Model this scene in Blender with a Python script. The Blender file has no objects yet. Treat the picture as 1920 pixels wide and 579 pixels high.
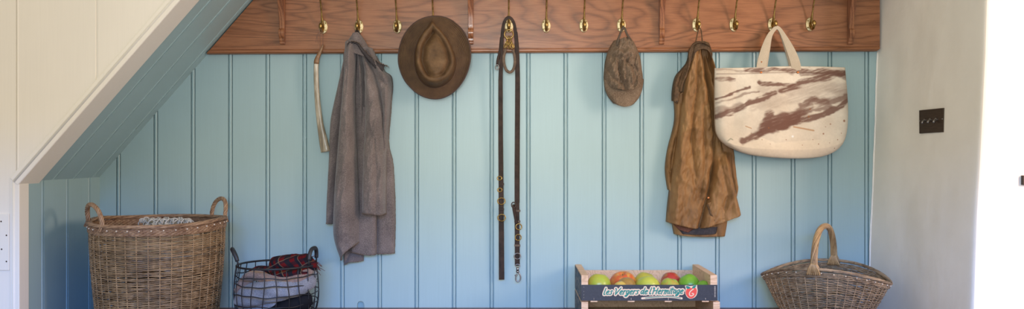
import bpy, math, random
import numpy as np
from mathutils import Vector, Matrix
random.seed(7)
rng = np.random.RandomState(7)
S = bpy.context.scene
COL = S.collection
PI = math.pi

# ------------------------------------------------------------ camera, sky, lights, exposure
CX, CY, F, D, CAMZ = 960.0, 289.5, 1594.0, 3.3, 1.043
cd = bpy.data.cameras.new('camera'); cam = bpy.data.objects.new('camera', cd); COL.objects.link(cam)
cam.location = (0, -D, CAMZ); cam.rotation_euler = (PI/2, 0, 0)
cd.sensor_width = 36; cd.lens = 36*F/1920; cd.clip_start = 0.05
S.camera = cam
S.view_settings.view_transform = 'Standard'; S.view_settings.look = 'None'
S.view_settings.gamma = 1; S.view_settings.use_curve_mapping = False
S.view_settings.exposure = 0.0
w = bpy.data.worlds.new('world'); S.world = w; w.use_nodes = True
w.node_tree.nodes['Background'].inputs[0].default_value = (0.82, 0.71, 0.51, 1)
w.node_tree.nodes['Background'].inputs[1].default_value = 1.0

def area(name, loc, target, sx, sy, power, color):
    l = bpy.data.lights.new(name, 'AREA'); l.shape = 'RECTANGLE'; l.size = sx; l.size_y = sy
    l.energy = power; l.color = color
    o = bpy.data.objects.new(name, l); COL.objects.link(o); o.location = loc
    o.rotation_euler = (Vector(target)-Vector(loc)).to_track_quat('-Z', 'Y').to_euler()
    return o
# daylight from the window on the right of the hall, from the window behind, and the blue sky over it; plus an added fill
area('side_window_light', (2.65, -1.95, 1.60), (0.2, 0, 1.2), 0.55, 0.8, 46, (1.0, 0.72, 0.57))
area('rear_window_light', (-0.05, -3.9, 1.22), (0.12, 0, 1.36), 0.6, 0.7, 6.0, (0.94, 1.0, 1.0)).data.spread = math.radians(57)
area('fill_light', (-0.9, -4.6, 1.9), (-0.6, 0, 1.2), 1.6, 1.2, 10, (0.80, 0.97, 1.0))  # broad unseen fill, added to balance the brightness of the walls
area('sky_light', (1.0, -7.6, 2.965), (0.2, -2, 1.6), 4.4, 0.20, 500, (0.03, 0.30, 1.0))

def at(x, y, Y=0.0):
    """photo position seen at depth Y (wall = 0, towards the room negative) -> world point"""
    d = D + Y
    return Vector(((x-CX)/F*d, Y, CAMZ-(y-CY)/F*d))
def atn(x, y, Y):
    d = D + Y
    return np.stack([(x-CX)/F*d, Y*np.ones_like(x), CAMZ-(y-CY)/F*d], -1)

# ------------------------------------------------------------ numeric noise
def _h(ix, iy, s):
    n = (ix*374761393 + iy*668265263 + s*362437) & 0xffffffff
    n = ((n ^ (n >> 13))*1274126177) & 0xffffffff
    return ((n ^ (n >> 16)) & 0xffff)/65535.0
def vnoise(x, y, s=0):
    x = np.asarray(x, float); y = np.asarray(y, float)
    ix = np.floor(x).astype(np.int64); iy = np.floor(y).astype(np.int64)
    fx = x-ix; fy = y-iy; fx = fx*fx*(3-2*fx); fy = fy*fy*(3-2*fy)
    a = _h(ix, iy, s); b = _h(ix+1, iy, s); c = _h(ix, iy+1, s); d = _h(ix+1, iy+1, s)
    return a+(b-a)*fx+(c-a)*fy+(a-b-c+d)*fx*fy
def fbm(x, y, s=0, o=4):
    t = 0; a = .5; n = 0
    for i in range(o):
        t = t+a*vnoise(x*2**i, y*2**i, s+i); n += a; a *= .5
    return t/n
def sstep(a, b, x):
    t = np.clip((x-a)/(b-a), 0, 1); return t*t*(3-2*t)

# ------------------------------------------------------------ mesh builder
class MB:
    def __init__(s): s.v = []; s.f = []; s.m = []; s.t = []; s.c = []; s.n = 0; s.mi = 0
    def add(s, verts, faces, tone=0.5, col=None):
        verts = np.asarray(verts, float).reshape(-1, 3); k = len(verts)
        s.v.append(verts)
        s.f += [tuple(int(i)+s.n for i in f) for f in faces]
        s.m += [s.mi]*len(faces)
        s.t.append(np.broadcast_to(np.asarray(tone, float), (k,)))
        s.c.append(np.ones((k, 3))*.5 if col is None else np.asarray(col, float).reshape(-1, 3))
        s.n += k; return s
    def grid(s, P, closeu=False, closev=False, tone=.5, col=None, flip=False):
        nv, nu = P.shape[:2]; f = []
        for j in range(nv if closev else nv-1):
            for i in range(nu if closeu else nu-1):
                a = j*nu+i; b = j*nu+(i+1) % nu; c = ((j+1) % nv)*nu+(i+1) % nu; d = ((j+1) % nv)*nu+i
                f.append((a, d, c, b) if not flip else (a, b, c, d))
        return s.add(P, f, tone, col)
    def box(s, x0, x1, y0, y1, z0, z1, tone=.5):
        v = [(x, y, z) for z in (z0, z1) for y in (y0, y1) for x in (x0, x1)]
        return s.add(v, [(0, 2, 3, 1), (4, 5, 7, 6), (0, 1, 5, 4), (2, 6, 7, 3), (0, 4, 6, 2), (1, 3, 7, 5)], tone)
    def tube(s, pts, r, n=8, closed=False, tone=.5, flat=1.0, up=None):
        P = np.array([tuple(p) for p in pts], float); k = len(P)
        r = np.broadcast_to(np.asarray(r, float), (k,))
        if closed: T = np.roll(P, -1, 0)-np.roll(P, 1, 0)
        else:
            T = np.gradient(P, axis=0)
        T /= (np.linalg.norm(T, axis=1)[:, None]+1e-12)
        if up is None:
            N = np.zeros_like(P); a = np.array([0, 0, 1.]) if abs(T[0][2]) < .9 else np.array([1., 0, 0])
            q = a-T[0]*a.dot(T[0]); N[0] = q/np.linalg.norm(q)
            for i in range(1, k):
                q = N[i-1]-T[i]*N[i-1].dot(T[i]); N[i] = q/(np.linalg.norm(q)+1e-12)
        else:
            u = np.broadcast_to(np.asarray(up, float), P.shape)
            N = u-T*(u*T).sum(1)[:, None]; N /= np.linalg.norm(N, axis=1)[:, None]+1e-12
        B = np.cross(T, N)
        a = np.arange(n)/n*2*PI
        R = P[:, None, :]+r[:, None, None]*(np.cos(a)[None, :, None]*N[:, None, :]*flat+np.sin(a)[None, :, None]*B[:, None, :])
        n0 = s.n; tt = np.repeat(np.broadcast_to(np.asarray(tone, float), (k,)), n)
        s.grid(R, closeu=True, closev=closed, tone=tt)
        if not closed:
            s.f += [tuple(n0+i for i in range(n)), tuple(n0+(k-1)*n+i for i in reversed(range(n)))]; s.m += [s.mi]*2
        return s
    def strap(s, pts, w, t, up, tone=.5):
        """flat band: width w along 'side', thickness t"""
        P = np.array([tuple(p) for p in pts], float); T = np.gradient(P, axis=0); T /= np.linalg.norm(T, axis=1)[:, None]+1e-12
        u = np.broadcast_to(np.asarray(up, float), P.shape); N = u-T*(u*T).sum(1)[:, None]; N /= np.linalg.norm(N, axis=1)[:, None]+1e-12
        B = np.cross(T, N); w = np.broadcast_to(np.asarray(w, float), (len(P),))[:, None]
        R = np.stack([P-B*w/2-N*t/2, P+B*w/2-N*t/2, P+B*w/2+N*t/2, P-B*w/2+N*t/2], 1)
        n0 = s.n; s.grid(R, closeu=True, tone=tone); k = len(P)
        s.f += [(n0, n0+1, n0+2, n0+3), (n0+4*k-1, n0+4*k-2, n0+4*k-3, n0+4*k-4)]; s.m += [s.mi]*2
        return s
    def ball(s, c, r, nu=14, nv=9, tone=.5, sc=(1, 1, 1)):
        th = np.linspace(0.001, PI-.001, nv)[:, None]; ph = np.arange(nu)[None, :]/nu*2*PI
        P = np.stack([np.sin(th)*np.cos(ph)*sc[0], np.sin(th)*np.sin(ph)*sc[1], np.cos(th)*np.ones_like(ph)*sc[2]], -1)*r+np.array(tuple(c))
        return s.grid(P, closeu=True, tone=tone)
    def prism(s, poly, fn, a, b):
        """poly list of 2d points, fn(u,v,w)->xyz, extruded w from a to b"""
        k = len(poly); v = [tuple(fn(p[0], p[1], a)) for p in poly]+[tuple(fn(p[0], p[1], b)) for p in poly]
        f = [tuple(range(k))[::-1], tuple(range(k, 2*k))]+[(i, (i+1) % k, k+(i+1) % k, k+i) for i in range(k)]
        return s.add(v, f)
    def build(s, name, mats, parent=None, smooth=True, auto=None, thick=None, bevel=None, origin=None, sub=0):
        V = np.concatenate(s.v); me = bpy.data.meshes.new(name)
        if origin is None and parent is None:
            lo = V.min(0); hi = V.max(0); origin = ((lo[0]+hi[0])/2, (lo[1]+hi[1])/2, lo[2])
        off = np.array(origin) if parent is None else np.array(wloc(parent))
        me.from_pydata((V-off).tolist(), [], s.f)
        if not isinstance(mats, (list, tuple)): mats = [mats]
        for m in mats: me.materials.append(m)
        me.polygons.foreach_set('material_index', s.m)
        me.polygons.foreach_set('use_smooth', [smooth]*len(s.f))
        at_ = me.attributes.new('tone', 'FLOAT', 'POINT'); at_.data.foreach_set('value', np.concatenate(s.t).astype(np.float32))
        cc = np.concatenate(s.c); ca = me.color_attributes.new('paint', 'FLOAT_COLOR', 'POINT')
        ca.data.foreach_set('color', np.concatenate([cc, np.ones((len(cc), 1))], 1).astype(np.float32).ravel())
        me.update()
        if auto is not None: me.set_sharp_from_angle(angle=auto)
        o = bpy.data.objects.new(name, me); COL.objects.link(o)
        if parent is None: o.location = origin
        else: o.parent = parent
        if thick: md = o.modifiers.new('solid', 'SOLIDIFY'); md.thickness = thick; md.offset = -1
        if bevel: md = o.modifiers.new('bevel', 'BEVEL'); md.width = bevel; md.segments = 2; md.limit_method = 'ANGLE'
        if sub: md = o.modifiers.new('sub', 'SUBSURF'); md.levels = sub; md.render_levels = sub
        return o
def wloc(o):
    v = Vector((0, 0, 0))
    while o is not None: v = v+o.location; o = o.parent
    return v
def tag(o, label, cat, group=None, kind=None):
    o['label'] = label; o['category'] = cat
    if group: o['group'] = group
    if kind: o['kind'] = kind
    return o
def thing(name, label, cat, loc, group=None):
    o = bpy.data.objects.new(name, None); COL.objects.link(o); o.location = loc; o.empty_display_size = .03
    return tag(o, label, cat, group)
def struct(o): o['kind'] = 'structure'; return o
def copy_tree(o, loc=None, parent=None):
    c = o.copy(); COL.objects.link(c)
    if parent is not None: c.parent = parent
    if loc is not None: c.location = loc
    for ch in [q for q in bpy.data.objects if q.parent == o]: copy_tree(ch, None, c)
    return c
def interp(pl, t):
    P = np.array(pl, float); d = np.r_[0, np.cumsum(np.linalg.norm(np.diff(P, axis=0), axis=1))]; d /= d[-1]
    t = np.asarray(t, float)
    return np.stack([np.interp(t, d, P[:, i]) for i in range(P.shape[1])], -1)
def smoothline(pl, n, it=2):
    P = np.array([tuple(p) for p in pl], float)
    for _ in range(it):
        Q = np.empty((2*len(P)-2, P.shape[1])); Q[0::2] = .75*P[:-1]+.25*P[1:]; Q[1::2] = .25*P[:-1]+.75*P[1:]
        P = np.vstack([P[:1], Q, P[-1:]])
    return interp(P, np.linspace(0, 1, n))
def pdist(x, y, pl):
    d = np.full(x.shape, 1e9)
    for (x0, y0), (x1, y1) in zip(pl[:-1], pl[1:]):
        vx, vy = x1-x0, y1-y0; L = vx*vx+vy*vy+1e-9
        t = np.clip(((x-x0)*vx+(y-y0)*vy)/L, 0, 1)
        d = np.minimum(d, np.hypot(x-x0-t*vx, y-y0-t*vy))
    return d

# ------------------------------------------------------------ materials
def mat(name, col=(.5, .5, .5), rough=.6, metal=0, spec=.5, build=None, sheen=0):
    m = bpy.data.materials.new(name); m.use_nodes = True; nt = m.node_tree; b = nt.nodes['Principled BSDF']
    b.inputs['Base Color'].default_value = (*col, 1); b.inputs['Roughness'].default_value = rough
    b.inputs['Metallic'].default_value = metal; b.inputs['Specular IOR Level'].default_value = spec
    if sheen: b.inputs['Sheen Weight'].default_value = sheen; b.inputs['Sheen Roughness'].default_value = .5
    if build: build(nt, b)
    return m
def N(nt, t, **k):
    n = nt.nodes.new(t)
    for a, v in k.items():
        if a.startswith('_'): setattr(n, a[1:], v)
        else:
            key = a.replace('__', ' '); 
            n.inputs[key].default_value = v
    return n
def coord(nt, scale=(1, 1, 1), kind='Object', rot=(0, 0, 0)):
    tc = nt.nodes.new('ShaderNodeTexCoord'); mp = nt.nodes.new('ShaderNodeMapping')
    mp.inputs['Scale'].default_value = scale; mp.inputs['Rotation'].default_value = rot
    nt.links.new(tc.outputs[kind], mp.inputs['Vector']); return mp.outputs['Vector']
def noise(nt, vec, scale, detail=4, rough=.55, dist=0):
    n = N(nt, 'ShaderNodeTexNoise', Scale=scale, Detail=detail, Roughness=rough, Distortion=dist)
    if vec is not None: nt.links.new(vec, n.inputs['Vector'])
    return n.outputs['Fac']
def ramp(nt, fac, stops):
    r = nt.nodes.new('ShaderNodeValToRGB'); e = r.color_ramp.elements
    while len(e) > len(stops): e.remove(e[-1])
    while len(e) < len(stops): e.new(.5)
    for el, (p, c) in zip(e, stops): el.position = p; el.color = (*c, 1) if len(c) == 3 else c
    nt.links.new(fac, r.inputs['Fac']); return r.outputs['Color']
def mix(nt, fac, a, b, mode='MIX'):
    m = nt.nodes.new('ShaderNodeMix'); m.data_type = 'RGBA'; m.blend_type = mode
    for sock, v in ((m.inputs['Factor'], fac), (m.inputs['A'], a), (m.inputs['B'], b)):
        pass
    ins = {'f': m.inputs[0], 'a': m.inputs[6], 'b': m.inputs[7]}
    for k, v in (('f', fac), ('a', a), ('b', b)):
        if isinstance(v, (int, float)): ins[k].default_value = v
        elif isinstance(v, tuple): ins[k].default_value = (*v, 1)
        else: nt.links.new(v, ins[k])
    return m.outputs[2]
def bump(nt, b, h, strength=.3, dist=.001, prev=None):
    n = nt.nodes.new('ShaderNodeBump'); n.inputs['Strength'].default_value = strength; n.inputs['Distance'].default_value = dist
    nt.links.new(h, n.inputs['Height'])
    if prev is not None: nt.links.new(prev, n.inputs['Normal'])
    nt.links.new(n.outputs['Normal'], b.inputs['Normal']); return n.outputs['Normal']
def attr(nt, name, out='Fac'):
    a = nt.nodes.new('ShaderNodeAttribute'); a.attribute_name = name; return a.outputs[out]
def L_(nt, a, b): nt.links.new(a, b)

def paint(c, amount=.06, sc=(45, 45, 1.2), bs=.12):
    def f(nt, b):
        v = coord(nt, sc); n = noise(nt, v, 4, 5)
        n2 = noise(nt, coord(nt, (2, 2, 2)), 1.5, 3)
        lo = tuple(x*(1-amount) for x in c); hi = tuple(min(1, x*(1+amount)) for x in c)
        c1 = ramp(nt, n, [(.3, lo), (.7, hi)])
        c2 = mix(nt, .5, c1, ramp(nt, n2, [(.35, lo), (.65, hi)]))
        L_(nt, c2, b.inputs['Base Color']); bump(nt, b, n, bs, .001)
    return f
M_blue = mat('blue_paint', rough=.42, build=paint((.335, .480, .515), .04))
M_cream = mat('cream_paint', rough=.5, build=paint((.86, .82, .745), .03))
def plaster(nt, b):
    n = noise(nt, coord(nt, (1, 1, 1)), 6, 5); n3 = noise(nt, coord(nt, (1, 1, .25)), 60, 4)
    L_(nt, ramp(nt, n, [(.3, (.78, .76, .71)), (.7, (.84, .82, .77))]), b.inputs['Base Color'])
    p = bump(nt, b, n, .35, .01); bump(nt, b, n3, .18, .002, p)
M_plaster = mat('lime_plaster', rough=.85, build=plaster)
M_white = mat('white_plaster', (.90, .89, .87), .85, build=lambda nt, b: bump(nt, b, noise(nt, coord(nt), 5, 4), .3, .01))

def wood(c0, c1, c2, sc=1., axis=(1, 1, 1), rough=.35, fine=.5):
    def f(nt, b):
        v = coord(nt, (axis[0]*sc, axis[1]*sc, axis[2]*sc))
        wv = N(nt, 'ShaderNodeTexNoise', Scale=.8, Detail=3.0, Roughness=.5, Distortion=.5); L_(nt, v, wv.inputs['Vector'])
        wm = N(nt, 'ShaderNodeMath', _operation='MULTIPLY'); L_(nt, wv.outputs['Fac'], wm.inputs[0]); wm.inputs[1].default_value = 26
        fr = N(nt, 'ShaderNodeMath', _operation='PINGPONG'); L_(nt, wm.outputs[0], fr.inputs[0]); fr.inputs[1].default_value = .5
        c = ramp(nt, fr.outputs[0], [(0, c0), (.16, c1), (.34, c2)])
        v2 = coord(nt, tuple(a*sc*k for a, k in zip(axis, (6, 30, 30)))) if axis[0] < 1 else coord(nt, tuple(a*sc*k for a, k in zip(axis, (30, 30, 6))))
        n2 = noise(nt, v2, 3.5, 4, .7)
        cc = mix(nt, fine, c, ramp(nt, n2, [(.34, c0), (.5, c1), (.6, c2)]))
        L_(nt, cc, b.inputs['Base Color']); bump(nt, b, n2, .2, .0006)
    return f
M_oak = mat('oak', rough=.33, build=wood((.118, .042, .018), (.255, .100, .042), (.345, .143, .064), 1.5, (.55, 4, 4), .33, .5))
M_oakv = mat('oak_bracket', rough=.25, build=wood((.10, .036, .015), (.22, .082, .035), (.34, .14, .06), 1.5, (4, 4, .5), .25, .4))
M_bench = mat('bench_wood', rough=.4, build=wood((.05, .016, .010), (.13, .04, .026), (.21, .075, .05), 2, (.5, 4, 4)))
M_pale = mat('pale_pine', rough=.7, build=wood((.46, .27, .15), (.66, .44, .28), (.80, .58, .40), 3, (.6, 4, 4), .7, .5))
M_palev = mat('pale_ply', rough=.75, build=wood((.38, .25, .16), (.55, .40, .27), (.66, .50, .36), 3, (4, .6, 4), .7, .5))
def brassf(nt, b):
    n = noise(nt, coord(nt), 120, 3)
    L_(nt, ramp(nt, n, [(.35, (.24, .15, .045)), (.65, (.50, .35, .125))]), b.inputs['Base Color'])
M_brass = mat('aged_brass', metal=1, rough=.33, build=brassf)
def brassp(nt, b):
    n = noise(nt, coord(nt), 160, 4)
    L_(nt, ramp(nt, n, [(.35, (.50, .40, .22)), (.65, (.78, .68, .44))]), b.inputs['Base Color']); bump(nt, b, n, .4, .001)
M_brassp = mat('aged_brass_plate', metal=1, rough=.55, build=brassp)
M_steel = mat('steel', (.30, .29, .29), .35, 1)
M_black = mat('black_rubber', (.018, .019, .024), .5)
M_wire = mat('black_wire', (.02, .021, .026), .4, .3)
M_bronze = mat('bronze_plate', rough=.4, metal=.7, build=lambda nt, b: L_(nt, ramp(nt, noise(nt, coord(nt, (1, 1, 12)), 30, 3), [(.3, (.055, .040, .032)), (.7, (.085, .062, .048))]), b.inputs['Base Color']))
M_leather = mat('brown_leather', rough=.6, spec=.25, build=lambda nt, b: (L_(nt, ramp(nt, noise(nt, coord(nt), 40, 4), [(.3, (.018, .011, .009)), (.7, (.052, .030, .022))]), b.inputs['Base Color']), bump(nt, b, noise(nt, coord(nt), 900, 2), .2, .0005)))
M_leather2 = mat('worn_leather', rough=.65, build=lambda nt, b: L_(nt, ramp(nt, noise(nt, coord(nt), 60, 4), [(.3, (.06, .04, .028)), (.7, (.16, .11, .075))]), b.inputs['Base Color']))

def wickerf(stops, mott=60):
    def f(nt, b):
        t = attr(nt, 'tone'); c = ramp(nt, t, stops)
        n = noise(nt, coord(nt, (1, 1, 1)), mott, 4, .6)
        c2 = mix(nt, ramp(nt, n, [(.35, (0, 0, 0)), (.7, (.75, .75, .75))]), c, stops[-1][1])
        n2 = noise(nt, coord(nt, (1, 1, 1)), 7, 3, .6)
        c3 = mix(nt, ramp(nt, n2, [(.45, (0, 0, 0)), (.75, (.6, .6, .6))]), c2, stops[0][1])
        L_(nt, c3, b.inputs['Base Color'])
    return f
M_wick = mat('brown_willow', rough=.45, build=wickerf([(0, (.070, .038, .018)), (.35, (.155, .090, .042)), (.65, (.26, .158, .075)), (1, (.44, .285, .15))]))
M_wickrim = mat('dark_willow', rough=.45, build=wickerf([(0, (.10, .045, .024)), (.4, (.19, .095, .048)), (.7, (.29, .16, .082)), (1, (.46, .30, .18))]))
M_wickg = mat('grey_willow', rough=.5, build=wickerf([(0, (.070, .046, .028)), (.35, (.145, .100, .062)), (.65, (.27, .19, .118)), (1, (.46, .33, .205))]))
M_wickh = mat('golden_willow', rough=.4, build=wickerf([(0, (.13, .075, .032)), (.35, (.24, .145, .062)), (.7, (.38, .24, .11)), (1, (.52, .35, .18))]))

def clothf(lo, mid, hi, sc=320, big=9, bs=.5):
    def f(nt, b):
        n = noise(nt, coord(nt), sc, 3, .75); n2 = noise(nt, coord(nt), big, 4, .6)
        c = ramp(nt, n, [(.32, lo), (.5, mid), (.68, hi)])
        c = mix(nt, .35, c, ramp(nt, n2, [(.3, lo), (.7, hi)]))
        L_(nt, c, b.inputs['Base Color']); bump(nt, b, n, bs, .0015)
    return f
M_wool = mat('grey_wool', rough=.95, spec=.15, sheen=.25, build=clothf((.075, .062, .064), (.150, .124, .122), (.30, .255, .245)))
M_wooldk = mat('dark_wool_edge', rough=.95, spec=.1, build=clothf((.022, .021, .024), (.05, .046, .05), (.13, .11, .11)))
M_thread = mat('frayed_thread', rough=.9, spec=.1, build=clothf((.10, .07, .06), (.19, .14, .115), (.30, .23, .19)))
def waxf(nt, b):
    n = noise(nt, coord(nt, (1, 1, .5)), 14, 6, .65, .6); n2 = noise(nt, coord(nt), 500, 2)
    c = ramp(nt, n, [(.25, (.105, .050, .018)), (.5, (.235, .122, .046)), (.75, (.37, .215, .092))])
    L_(nt, c, b.inputs['Base Color']); bump(nt, b, n2, .15, .0008)
M_wax = mat('waxed_cotton', rough=.6, spec=.35, build=waxf)
M_waxdk = mat('waxed_collar', rough=.7, spec=.3, build=clothf((.035, .019, .010), (.085, .048, .024), (.16, .098, .05), 90, 10, .3))
M_lining = mat('dark_lining', rough=.8, build=clothf((.012, .012, .016), (.03, .028, .035), (.06, .05, .055), 120))
M_redlin = mat('russet_lining', rough=.8, build=clothf((.08, .022, .012), (.15, .05, .028), (.2, .08, .045), 120))
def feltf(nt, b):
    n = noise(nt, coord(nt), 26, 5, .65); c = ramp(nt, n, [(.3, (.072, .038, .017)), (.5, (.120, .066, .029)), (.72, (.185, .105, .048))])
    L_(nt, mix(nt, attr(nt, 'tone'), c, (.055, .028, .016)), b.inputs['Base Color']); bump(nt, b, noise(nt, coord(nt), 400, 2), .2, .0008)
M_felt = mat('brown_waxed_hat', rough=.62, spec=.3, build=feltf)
M_hatedge = mat('hat_binding', (.055, .026, .018), .6)
M_cap = mat('olive_brown_cotton', rough=.85, spec=.2, build=clothf((.085, .056, .036), (.17, .118, .080), (.27, .198, .142), 260, 16, .3))
M_capdk = mat('cap_strap', rough=.85, build=clothf((.04, .028, .02), (.08, .056, .04), (.12, .09, .065), 260, 16))
def canvasf(nt, b):
    c = attr(nt, 'paint', 'Color'); n = noise(nt, coord(nt), 420, 2)
    L_(nt, c, b.inputs['Base Color']); bump(nt, b, n, .35, .001)
M_canvas = mat('paint_stained_canvas', rough=.85, spec=.2, build=canvasf)
M_strapc = mat('canvas_strap', rough=.85, spec=.2, build=clothf((.42, .36, .275), (.49, .425, .33), (.56, .49, .39), 420, 20))
M_copper = mat('copper_rivet', (.42, .17, .07), .4, 1)
M_stitch = mat('brown_stitching', (.20, .12, .08), .8)
def hornf(nt, b):
    n = noise(nt, coord(nt, (1, 1, .12)), 60, 4, .6, .4)
    L_(nt, ramp(nt, n, [(.3, (.10, .085, .062)), (.48, (.27, .225, .16)), (.6, (.46, .40, .31)), (.72, (.72, .68, .60))]), b.inputs['Base Color'])
M_horn = mat('horn', rough=.3, build=hornf)
M_horntip = mat('horn_tip', rough=.4, build=clothf((.13, .06, .025), (.24, .125, .055), (.33, .19, .10), 80))
M_cord = mat('cord', (.22, .125, .09), .9)
M_pink = mat('dusky_pink_wool', rough=.95, spec=.1, sheen=.2, build=clothf((.13, .085, .075), (.26, .18, .155), (.38, .285, .25), 260, 14))
M_bluegrey = mat('blue_grey_wool', rough=.95, spec=.1, sheen=.2, build=clothf((.12, .125, .15), (.225, .235, .275), (.36, .375, .42), 300, 12))
M_blackwool = mat('black_wool', (.012, .012, .016), .95, spec=.1)
def tartanf(nt, b):
    v = coord(nt, (1, 1, 1), rot=(.3, .5, .4)); sx = nt.nodes.new('ShaderNodeSeparateXYZ'); 
    nz = N(nt, 'ShaderNodeTexNoise', Scale=9.0); L_(nt, v, nz.inputs['Vector'])
    va = N(nt, 'ShaderNodeVectorMath', _operation='MULTIPLY_ADD'); L_(nt, nz.outputs['Color'], va.inputs[0]); va.inputs[1].default_value = (.03, .03, .03); L_(nt, v, va.inputs[2])
    L_(nt, va.outputs[0], sx.inputs[0])
    def stripe(ax, sc, thr):
        m = N(nt, 'ShaderNodeMath', _operation='MULTIPLY'); L_(nt, sx.outputs[ax], m.inputs[0]); m.inputs[1].default_value = sc
        f = N(nt, 'ShaderNodeMath', _operation='FRACT'); L_(nt, m.outputs[0], f.inputs[0])
        g = N(nt, 'ShaderNodeMath', _operation='GREATER_THAN'); L_(nt, f.outputs[0], g.inputs[0]); g.inputs[1].default_value = thr; return g.outputs[0]
    c = mix(nt, stripe(0, 44, .5), (.105, .008, .010), (.016, .014, .020))
    c = mix(nt, stripe(2, 44, .5), c, mix(nt, .7, c, (.014, .012, .018)))
    c = mix(nt, stripe(0, 22, .95), c, (.13, .09, .06)); c = mix(nt, stripe(2, 22, .95), c, (.13, .09, .06))
    L_(nt, c, b.inputs['Base Color']); bump(nt, b, noise(nt, coord(nt), 400, 2), .4, .0015)
M_tartan = mat('tartan_wool', rough=.95, spec=.1, build=tartanf)
M_fringe = mat('tartan_fringe', rough=.95, build=clothf((.05, .008, .008), (.13, .02, .018), (.2, .08, .05), 90))
M_paleyarn = mat('pale_yarn', rough=.95, build=clothf((.36, .34, .30), (.52, .49, .44), (.66, .63, .57), 200, 20))
M_navy = mat('navy_print', rough=.45, build=lambda nt, b: L_(nt, ramp(nt, noise(nt, coord(nt), 90, 5, .7), [(.35, (.030, .033, .046)), (.68, (.052, .056, .072)), (.8, (.10, .10, .12))]), b.inputs['Base Color']))
def navyside(nt, b):
    n = noise(nt, coord(nt, (1, 1, 2)), 26, 3, .5, .5)
    L_(nt, ramp(nt, n, [(.42, (.030, .050, .085)), (.52, (.05, .09, .14)), (.58, (.30, .26, .22)), (.66, (.10, .09, .10))]), b.inputs['Base Color'])
M_navyside = mat('navy_print_end', rough=.6, build=navyside)
M_cardcream = mat('cream_print', (.78, .60, .43), .6)
M_green = mat('green_print', (.010, .215, .170), .6)
M_red = mat('red_print', (.76, .075, .045), .55)
M_staple = mat('staple_wire', (.6, .58, .56), .3, 1)
M_stalk = mat('apple_stalk', (.05, .03, .015), .8)
M_tip = mat('cut_willow_tip', (.70, .60, .48), .7)

# ------------------------------------------------------------ the room shell
BZ = 0.45                                   # bench top
XL = at(187, 0).x                           # left wall of the alcove
GROOVES = [222, 292, 362, 432, 502, 571.5, 642, 712, 781.5, 851.5, 922, 990.5, 1060.5, 1132.5, 1203, 1274, 1345, 1414, 1487, 1556, 1625]
def bead_profile(xs, lo, hi):
    """tongue-and-groove profile: (x, depth into board) columns with a bead between two quirks"""
    pr = [(lo, 0)]
    for g in xs:
        if g-.012 < lo or g+.012 > hi: continue
        pr += [(g-.0092, 0), (g-.0086, .0090), (g-.0062, .0095), (g-.0050, .0020), (g-.003, -.0004), (g, -.0010), (g+.003, -.0004), (g+.0050, .0020), (g+.0062, .0095), (g+.0086, .0090), (g+.0092, 0)]
    pr.append((hi, 0)); return pr
gx = [at(g, 0).x for g in GROOVES]
mb = MB()
Ztop, Zbot = 2.6, 0.0
nx0, nx1 = at(669.5, 0).x, at(683, 0).x
pr = bead_profile(gx, XL-.0, 1.5)
pr2 = []
for (a, da), (b2, db) in zip(pr[:-1], pr[1:]):
    pr2.append((a, da))
    if a < nx0 and b2 > nx1: pr2 += [(nx0+(nx1-nx0)*(1-math.cos(i/12*PI))/2, 0) for i in range(13)]
pr2.append(pr[-1])
r_ = (nx1-nx0)/2; xc_ = (nx0+nx1)/2; zc_ = at(0, 571).z
arch = []
for (a, da), (b2, db) in zip(pr2[:-1], pr2[1:]):
    za = zb = Zbot
    if a >= nx0-1e-6 and b2 <= nx1+1e-6:
        za = zc_+math.sqrt(max(0, r_*r_-(a-xc_)**2)); zb = zc_+math.sqrt(max(0, r_*r_-(b2-xc_)**2)); arch.append((a, za, b2, zb))
    mb.add([(a, da, za), (b2, db, zb), (b2, db, Ztop), (a, da, Ztop)], [(0, 1, 2, 3)])
for a, za, b2, zb in arch: mb.add([(a, 0, za), (b2, 0, zb), (b2, .018, zb), (a, .018, za)], [(3, 2, 1, 0)])
mb.add([(nx0, 0, BZ-.02), (nx0, 0, zc_), (nx0, .018, zc_), (nx0, .018, BZ-.02), (nx1, 0, BZ-.02), (nx1, 0, zc_), (nx1, .018, zc_), (nx1, .018, BZ-.02)], [(0, 3, 2, 1), (4, 5, 6, 7)])
mb.add([(nx0-.002, .0175, BZ-.02), (nx1+.002, .0175, BZ-.02), (nx1+.002, .0175, zc_+r_+.002), (nx0-.002, .0175, zc_+r_+.002)], [(0, 1, 2, 3)])
struct(mb.build('wall_back', M_blue, smooth=False, origin=(0, 0, 0)))

# soffit under the stairs: direction along the slope in the XZ plane
Ps = at(187, 332); Pe = at(480, -2); sl = Vector((Pe.x-Ps.x, 0, Pe.z-Ps.z)).normalized()
nrm = Vector((sl.z, 0, -sl.x))              # pointing down-right into the alcove
YF, YB1, YB2 = -.54, -.485, -.42            # front face, end of blue on the left wall, end of blue on the soffit
# left wall of the alcove
mb = MB(); ys = [at(0, 0).y]
prl = bead_profile([-(.0)-.082, -.242, -.402], YB1, 0)
prl = bead_profile([-.402, -.242, -.082], YB1, 0)
for (a, da), (b2, db) in zip(prl[:-1], prl[1:]):
    mb.add([(XL-da, a, 0), (XL-db, b2, 0), (XL-db, b2, Ps.z+.02), (XL-da, a, Ps.z+.02)], [(0, 1, 2, 3)])
struct(mb.build('wall_left', M_blue, smooth=False, origin=(XL, 0, 0)))
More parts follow.
